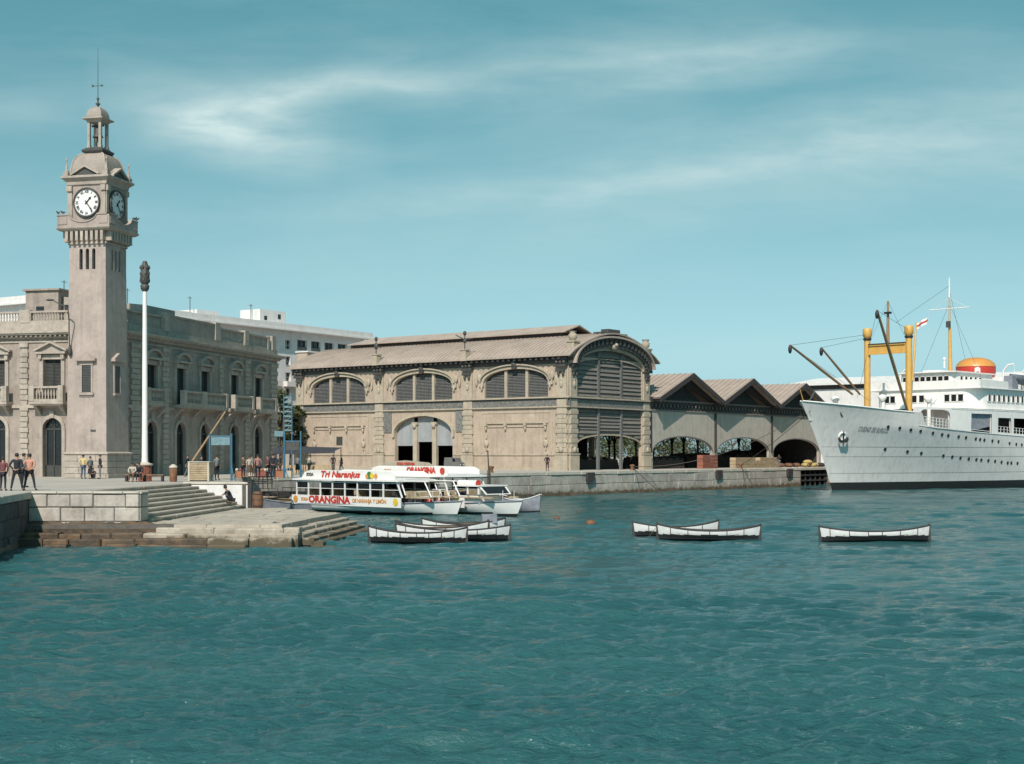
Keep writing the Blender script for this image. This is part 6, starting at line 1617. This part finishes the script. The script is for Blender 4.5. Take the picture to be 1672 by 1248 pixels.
person('man in a brown coat bending over the orange stall', (X(397, 106.5), 106.5, 0), R(150), c_brown, c_dark, 'arm', 1.70)
person('woman in a cream top between the first two market stalls', (X(407, 108.5), 108.5, 0), R(30), c_cream, c_brown, 'stand', 1.62, skirt=True)
person('man in a wine-red shirt behind the black-suited man', (X(437, 108), 108, 0), R(-40), c_wine, c_dark, 'walk', 1.70)
person('man in dark clothes under the market umbrella', (X(457, 121), 121, 0), R(80), c_dark, c_brown, 'pockets', 1.72)
person('woman in grey standing under the left end of the awning', (X(486, 126), 126, 0), R(10), c_grey, c_dark, 'stand', 1.62, skirt=True)
person('man in a cream shirt under the middle of the awning', (X(505, 126.5), 126.5, 0), R(-50), c_cream, c_dark, 'arm', 1.72)
person('man in dark clothes walking close to the customs building, left of the pale booth', (X(306, 112), 112, 0), R(90), c_dark, c_grey, 'walk', 1.72)

# ================================================================== street furniture
LPX, LPY = X(236.5, 93.5), 93.5
lp_ = thing('lamp_mast', 'tall white mast with a dark cluster lantern on a brick plinth beside the tower', 'lamp post', (LPX, LPY, 0), 0)
br_me = MB().bbox(-.12, .12, -.06, .05, 0, .065, .008).mesh('brick', M_brick)
MB().lathe([(.36,0),(.36,1.0)], n=16).build('plinth', M_joint, lp_)
for r_ in range(13):
    for i in range(9):
        a_ = 2*pi*(i+.5*(r_ % 2))/9; o = link('brick', br_me, lp_); o.location = (.37*sin(a_), -.37*cos(a_), .01+r_*.076); o.rotation_euler = (0, 0, a_)
MB().lathe([(.44,1.0),(.52,1.05),(.52,1.13),(.30,1.18),(.26,1.24)], n=18).build('plinth_cap', M_quaycap, lp_)
MB().lathe([(.22,1.2),(.20,1.6),(.185,3.5),(.17,7),(.135,12.4)], n=14).build('mast', M_white, lp_)
MB().lathe([(.17,12.35),(.27,12.5),(.30,12.72),(.20,12.8)], n=12).build('collar', M_copper, lp_)
cg = MB(); cg.lathe([(.2,12.8),(.33,12.95),(.30,13.5),(.24,14.0),(.12,14.32)], n=10)
for a_ in range(6):
    for z in (13.05, 13.5, 13.9): cg.ball((.26*cos(a_*pi/3+z), .26*sin(a_*pi/3+z), z), .09, .09, .15, 6, 4)
cg.build('lantern_cluster', M_copper, lp_)
# bench ring round the mast
bn_ = thing('bench', 'long low brown bench running in front of the white mast', 'bench', (X(236, 92.3), 92.3, 0), 0)
for k in range(3): MB().box(-1.25, 1.25, -.2+.15*k, -.07+.15*k, .40, .45).build('slat', M_wood, bn_)
for x in (-1.15, 0, 1.15): MB().box(x-.06, x+.06, -.18, .22, 0, .4).build('leg', M_darkwood, bn_)
# litter bin
b_ = thing('litter_bin', 'dark red litter bin with a pale lid right of the white mast', 'bin', pg(283, 787), 0)
MB().lathe([(.20,0),(.24,.1),(.26,.85),(.22,.9)], n=12).build('body', M_rust, b_); MB().lathe([(.27,.9),(.28,.96),(.10,1.1),(.03,1.12)], n=12).build('lid', M_quaycap, b_)
# slatted crate kiosk and wooden spar leaning on it
cr = thing('slatted_kiosk', 'pale slatted wooden booth at the top of the stairs', 'booth', (X(328, 94.5), 94.5, 0), R(-3))
MB().box(-.62, .62, -.5, .5, .03, 1.15).build('frame', M_joint, cr)
for k in range(8): MB().box(-.66, .66, -.56, -.52, .06+k*.145, .18+k*.145).build('plank', M_crate, cr)
for x in (-.64, .64): MB().box(x-.05, x+.05, -.6, .55, 0, 1.22).build('post', M_quaycap, cr)
for k in range(8): MB().box(.68, .72, -.5, .5, .06+k*.145, .18+k*.145).build('plank', M_crate, cr)
MB().box(-.72, .74, -.62, .6, 1.22, 1.28).build('lid', M_quaycap, cr)
P0 = Vector((X(314, 95.3), 95.3, 1.28)); P1 = Vector((X(369, 97), 97, Z(671, 97)))
spar = thing('wooden_spar', 'long tan wooden spar slanting up from the slatted booth past the blue gate frame', 'spar', P0, 0)
MB().cyl((0,0,0), P1-P0, .085, .06, 8).build('pole', M_wood, spar)
MB().ball(tuple(P1-P0), .1, .1, .12, 8, 6).build('tip', M_copper, spar)
# blue gate frame with a sign board
def gate(px0, px1, D, ytop, lab, board_py, board_m, cross=True):
    x0, x1 = X(px0, D), X(px1, D); t = thing('gate_frame', lab, 'frame', (x0, D, 0), 0, 'blue steel pier frames'); w_ = x1-x0; h = Z(ytop, D)
    for x in (0, w_):
        MB().cyl((x,0,0),(x,0,h),.075,.065,8).build('post', M_blue, t)
        MB().tube([(x,.0,1.0),(x+.18,-.4,.45),(x+.4,-.8,.05)], .04, 6).build('stay', M_blue, t)
    z0, z1 = Z(board_py[1], D), Z(board_py[0], D)
    b2 = MB().box(.1, w_-.1, -.05, .05, z0, z1).build('sign_board', board_m, t)
    MB().tube([(0,0,z1+.05),(w_,0,z1+.05)], .05, 6).build('crossbar', M_blue, t)
    return t, w_, h, b2
M_teal = mat('faded_teal_paint', (.16, .26, .29), .7, .25, 6)
gate(342.5, 378, 95.0, 708, 'blue steel gate frame with a faded teal board over the stairs', (714, 727), M_teal)
t, w_, h, b2 = gate(464.5, 491, 106.0, 704, 'second blue steel frame with taller posts near the excursion boats', (722, 735), M_copper)
# tall lattice sign above the second frame
t = thing('lattice_sign', 'tall faded green lattice sign on a post between the buildings', 'sign', (X(470, 108), 108, 0), 0)
MB().cyl((-.3,0,0),(-.3,0,Z(646,108)),.05).build('post', M_blue, t); MB().cyl((.3,0,0),(.3,0,Z(646,108)),.05).build('post', M_blue, t)
lt = MB(); z = Z(704, 108)
while z < Z(648, 108): lt.box(-.3, .3, -.03, .03, z, z+.12); lt.cyl((-.3,0,z),(.3,0,z+.35),.025,n=4); z += .35
lt.build('lattice', M_teal, t)
t = thing('teal_board', 'small faded teal board on a post left of the lattice sign', 'sign', (X(456, 109), 109, 0), 0); MB().cyl((0,.05,0),(0,.05,Z(704,109)),.05).build('post', M_copper, t); MB().box(-.36, .36, -.04, .04, Z(713,109), Z(704,109)).build('panel', M_teal, t)
# market awning with stalls
aw = thing('market_awning', 'long dark canvas awning on thin posts in front of the hall', 'awning', (X(500, 128), 128, 0), R(-8))
MB().add([(-2.6,-1,1.95),(2.9,-1,2.05),(2.9,1.5,2.35),(-2.6,1.5,2.5),(-2.6,-1.02,1.75),(2.9,-1.02,1.85)], [(0,1,2,3),(4,5,1,0)]).build('canvas', M_tarp, aw)
for x in (-2.5, 0, 2.8):
    for y in (-.95, 1.4): MB().cyl((x,y,0),(x,y,2.0+(.4 if y > 0 else 0)),.035,n=6).build('post', M_copper, aw)
MB().box(-2.2, 2.4, -.3, .6, .0, .8).build('counter', M_crate, aw)
sh_ = thing('dark_umbrella', 'dark market umbrella left of the long awning', 'umbrella', (X(459, 124), 124, 0), 0)
MB().cyl((0,0,0),(0,0,2.3),.03).build('pole', M_copper, sh_); c = MB(); c.lathe([(1.25,1.95),(.8,2.2),(.3,2.38),(.02,2.42)], n=10); c.build('canopy', M_tarp, sh_)
stall_cols = [clothmat('stall_orange', (.40, .17, .09)), clothmat('stall_cream', (.55, .48, .38)), clothmat('stall_red', (.28, .09, .07)), clothmat('stall_blue', (.16, .22, .28))]
labs = ['orange-topped market stall nearest the blue gate frame', 'cream market stall right of the orange one', 'red market stall in the middle of the row', 'blue-grey market stall behind the black-suited man', 'second orange market stall towards the awning', 'cream market stall at the right end of the row under the umbrella']
for i, (px, D, ci) in enumerate([(393, 108, 0), (403, 110, 1), (428, 107, 2), (437, 110, 3), (456, 109, 0), (470, 112, 1)]):
    t = thing('market_stall', labs[i], 'stall', (X(px, D), D, 0), R(rnd.uniform(-15, 15)), 'small market stalls on the quay')
    MB().box(-.42, .42, -.3, .3, .0, .48).build('table', stall_cols[ci], t); b3 = MB()
    for k in range(3): b3 = MB(); b3.ball((-.28+.28*k, -.05, .58), .13, .16, .13, 8, 5); b3.build('goods', stall_cols[(ci+k+1) % 4], t)
# barrel and dark post at the end of the pale wall
t = thing('rusty_barrel', 'rusty brown barrel standing at the far corner of the landing', 'barrel', (X(421, 86.8), 86.8, LZ), 0)
MB().lathe([(.27,0),(.32,.2),(.34,.5),(.32,.8),(.28,1.0)], n=14).build('body', M_rust, t)
for z in (.15, .5, .85): MB().lathe([(.345,z-.02),(.35,z),(.345,z+.03)], n=14).build('hoop', M_copper, t)
t = thing('mooring_post', 'dark timber post at the end of the pale wall', 'post', (X(408, 86.9), 86.9, LZ), 0); MB().box(-.12, .12, -.12, .12, 0, 1.55).build('post', M_darkwood, t); MB().box(-.15, .15, -.15, .15, 1.55, 1.62).build('cap', M_darkwood, t)
t = thing('iron_railing', 'dark iron railing on the quay edge behind the pale wall', 'railing', (X(425, 92), 92, 0), R(65)); rr_ = MB()
for k in range(6): rr_.cyl((-1.2+k*.5,0,-.5),(-1.2+k*.5,0,.35),.04,n=5)
for z in (-.1, .12, .33): rr_.tube([(-1.3,0,z),(1.4,0,z)], .035, 5)
rr_.build('rails', M_copper, t)
# bollards with ropes to the ship
def bollard(w, lab): 
    x, y = q(w, -.6); t = thing('bollard', lab, 'bollard', (x, y, 0), 0, 'iron bollards on the long quay'); MB().lathe([(.30,0),(.22,.1),(.18,.35),(.30,.5),(.28,.6),(.05,.66)], n=12).build('post', M_rust, t); return Vector((x, y, .4))
b1 = bollard(11.6, 'iron bollard on the quay below the right corner of the hall'); b2 = bollard(36.5, 'iron bollard on the quay before the middle shed'); b3_ = bollard(-13.5, 'iron bollard on the quay before the middle of the hall'); 
def rope(a_, c_, sag, lab, r_=.035):
    t = thing('mooring_rope', lab, 'rope', a_, 0, 'mooring ropes'); d = Vector(c_)-Vector(a_); MB().tube([tuple(d*u+Vector((0,0,-4*sag*u*(1-u)))) for u in [i/12 for i in range(13)]], r_, 5).build('strand', M_rope, t)
shipM = ship_inv.inverted()
h1_ = shipM @ Vector((-5.2, -.6, 9.0)); h2_ = shipM @ Vector((-4.8, .8, 8.6))
rope(b2, h1_, .3, 'taut mooring rope rising from the quay bollard to the ship bow'); rope(b1, h2_, 1.6, 'long slack mooring rope from the hall corner bollard to the ship bow')
rope(b1, (X(1086, 146), 146, WZ-.1), .1, 'short rope slanting from the hall corner bollard down into the water', .05); rope(b2, (X(1236, 168), 168, WZ-.1), .05, 'short rope slanting from the middle shed bollard down into the water', .05)
# mooring stake in front of the hall wall and rusty ladder
t = thing('mooring_stake', 'thin dark tilted stake standing by the quay right of the excursion boats', 'stake', (X(801, 128), 128, WZ-.5), 0); MB().cyl((0,0,0),(-.25,0,4.9),.07,.05,6).build('pole', M_darkwood, t); MB().ball((-.25,0,4.9),.08).build('tip', M_copper, t)
x, y = q(-14.8, .12); t = thing('rusty_ladder', 'rusty iron ladder fixed to the quay wall right of the stake', 'ladder', (x, y, 0), QA)
for s in (-.2, .2): MB().cyl((s,0,-2.2),(s,0,.3),.035,n=6).build('rail', M_rust, t)
for k in range(7): MB().cyl((-.2,0,-2+k*.32),(.2,0,-2+k*.32),.02,n=5).build('rung', M_rust, t)
# small grey van by the hall doorway
vn = thing('grey_van', 'small grey van parked beside the arched doorway of the hall', 'van', (X(742, 158), 158, 0), R(-30))
v = MB(); v.prism([(-1.0,.3),(.85,.3),(1.0,.5),(.95,.8),(.6,.95),(.42,1.38),(-.95,1.4),(-1.02,.8)], -.55, .55); v.build('body', M_louver, vn)
v = MB(); v.prism([(.08,.95),(.5,.95),(.38,1.3),(.08,1.3)], -.565, .565); v.build('side_window', M_glass, vn)
for x in (-.62, .6):
    for y in (-.5, .5): MB().cyl((x,y-.07,.24),(x,y+.07,.24),.24,.24,12).build('wheel', M_black, vn)
for y in (-.35, .35): MB().ball((.99,y,.58),.05,.08,.08,6,4).build('headlight', M_white, vn)
# goods under the sheds
crate = MB().bbox(-.58, .58, -.4, .4, 0, .5, .03).mesh('crate', M_crate)
def stack(w0, w1, back, rows_, m, label, cat, wdt=1.2, hgt=.5, dep=.8, gap=.03, group=None):
    n = int((w1-w0)/wdt)
    for i in range(n):
        for r in range(rows_):
            if r == rows_-1 and (i*7) % 5 == 3: continue
            x, y, _ = loc_q(w0+i*wdt+wdt/2, -back); mm = MB().bbox(-wdt/2+gap, wdt/2-gap, -dep/2, dep/2, .0, hgt-.02, .03)
            for k in range(3): mm.box(-wdt/2+gap+.05, wdt/2-gap-.05, -dep/2-.03, -dep/2, .04+k*hgt/3, -.02+(k+1)*hgt/3)
            t = thing('cargo_crate', label[0] % (['lowest', 'second', 'third', 'topmost'][r if r < rows_-1 else 3], ORD[i] if i < len(ORD) else 'last'), cat, (x, y, r*hgt+.01), QA+random.uniform(-.04, .04), group)
            MB(). box(-wdt/2+gap, wdt/2-gap, -dep/2, dep/2, 0, hgt-.03).build('body', m, t)
            for k in range(3): MB().box(-wdt/2+gap+.0, wdt/2-gap-.0, -dep/2-.035, -dep/2-.003, .03+k*(hgt-.03)/3, -.02+(k+1)*(hgt-.03)/3).build('slat', m, t)
ORD = ['first', 'second', 'third', 'fourth', 'fifth', 'sixth', 'seventh', 'eighth', 'ninth', 'tenth', 'eleventh', 'twelfth', 'thirteenth']
stack(34.5, 46.8, 1.4, 3, M_crate, ['pale crate, %s layer, %s from the left, before the middle shed'], 'crate', 1.35, .45, group='pale crates before the middle shed')
stack(27.2, 31.0, .8, 4, M_brick, ['red-brown crate, %s layer, %s from the left, under the first shed'], 'crate', 1.25, .42, group='red-brown crates at the first shed')
M_sack = clothmat('sack_yellow', (.48, .36, .14)); M_darkgoods = clothmat('dark_goods', (.035, .028, .025))
sacks = [(48.8, 1.0, 0, 'brown'), (50.2, 1.4, 0, 'brown'), (51.5, .9, 0, 'dark'), (52.9, 1.3, 0, 'brown'), (55.0, 1.6, 0, 'yellow'), (56.8, 1.6, 0, 'yellow'), (55.9, 1.6, .42, 'yellow'), (58.4, 1.5, 0, 'yellow'), (60.0, 1.6, 0, 'dark')]
for i, (w_, bk_, z, cn) in enumerate(sacks):
    x, y, _ = loc_q(w_, -bk_); t = thing('sack', '%s sack heaped before the right-hand shed, %s counting from the left' % (cn, ORD[i]), 'sack', (x, y, z), QA+i, 'sacks heaped before the right-hand shed')
    m = MB(); m.ball((0,0,.28), .82, .5, .30, 12, 7); m.build('bag', {'brown': M_rust, 'yellow': M_sack, 'dark': M_darkgoods}[cn], t); MB().ball((.82,0,.3), .12, .1, .1, 7, 5).build('neck', M_rope, t)
# long dark goods piles inside the hall and sheds (tarpaulined)
for i, (w0, w1, bk_, h, lab) in enumerate([(2.2, 14.8, 4.5, 1.45, 'long dark tarpaulin-covered pile just inside the boarded hall gable'), (17.8, 27.5, 3.0, 1.5, 'dark tarpaulin-covered pile under the first shed beside the hall'), (33.5, 47.2, 6.0, 1.9, 'dark tarpaulin-covered pile behind the crates in the middle shed'), (49.0, 62.6, 7.0, 2.4, 'tall dark tarpaulin-covered pile deep in the right-hand shed')]):  # right-hand pile made tall to darken that shed's opening
    x, y, _ = loc_q((w0+w1)/2, bk_); t = thing('covered_cargo', lab, 'cargo', (x, y, 0), QA, 'covered cargo inside the sheds'); L_ = (w1-w0)/2
    m = MB(); n = 22; vs = []
    for k in range(n+1):
        u = -L_+2*L_*k/n; hh_ = h*(.88+.12*sin(k*1.7+i)); e_ = 1.0
        for (yy_, zz_) in ((-e_*1.15, 0), (-e_, hh_*.9), (-e_*.6, hh_), (e_*.6, hh_*.98), (e_, hh_*.88), (e_*1.15, 0)): vs.append((u, yy_*1.3, zz_))
    m.add(vs, [(a*6+j, (a+1)*6+j, (a+1)*6+j+1, a*6+j+1) for a in range(n) for j in range(5)]+[tuple(range(6)), tuple(range(n*6+5, n*6-1, -1))]); m.build('tarpaulin', M_darkgoods, t)
    r_ = MB(); [r_.box(-L_+k*2*L_/6-.03, -L_+k*2*L_/6+.03, -1.5, 1.5, h*1.0, h*1.02+.02) for k in range(1, 6)]; r_.build('lashing', M_rope, t)
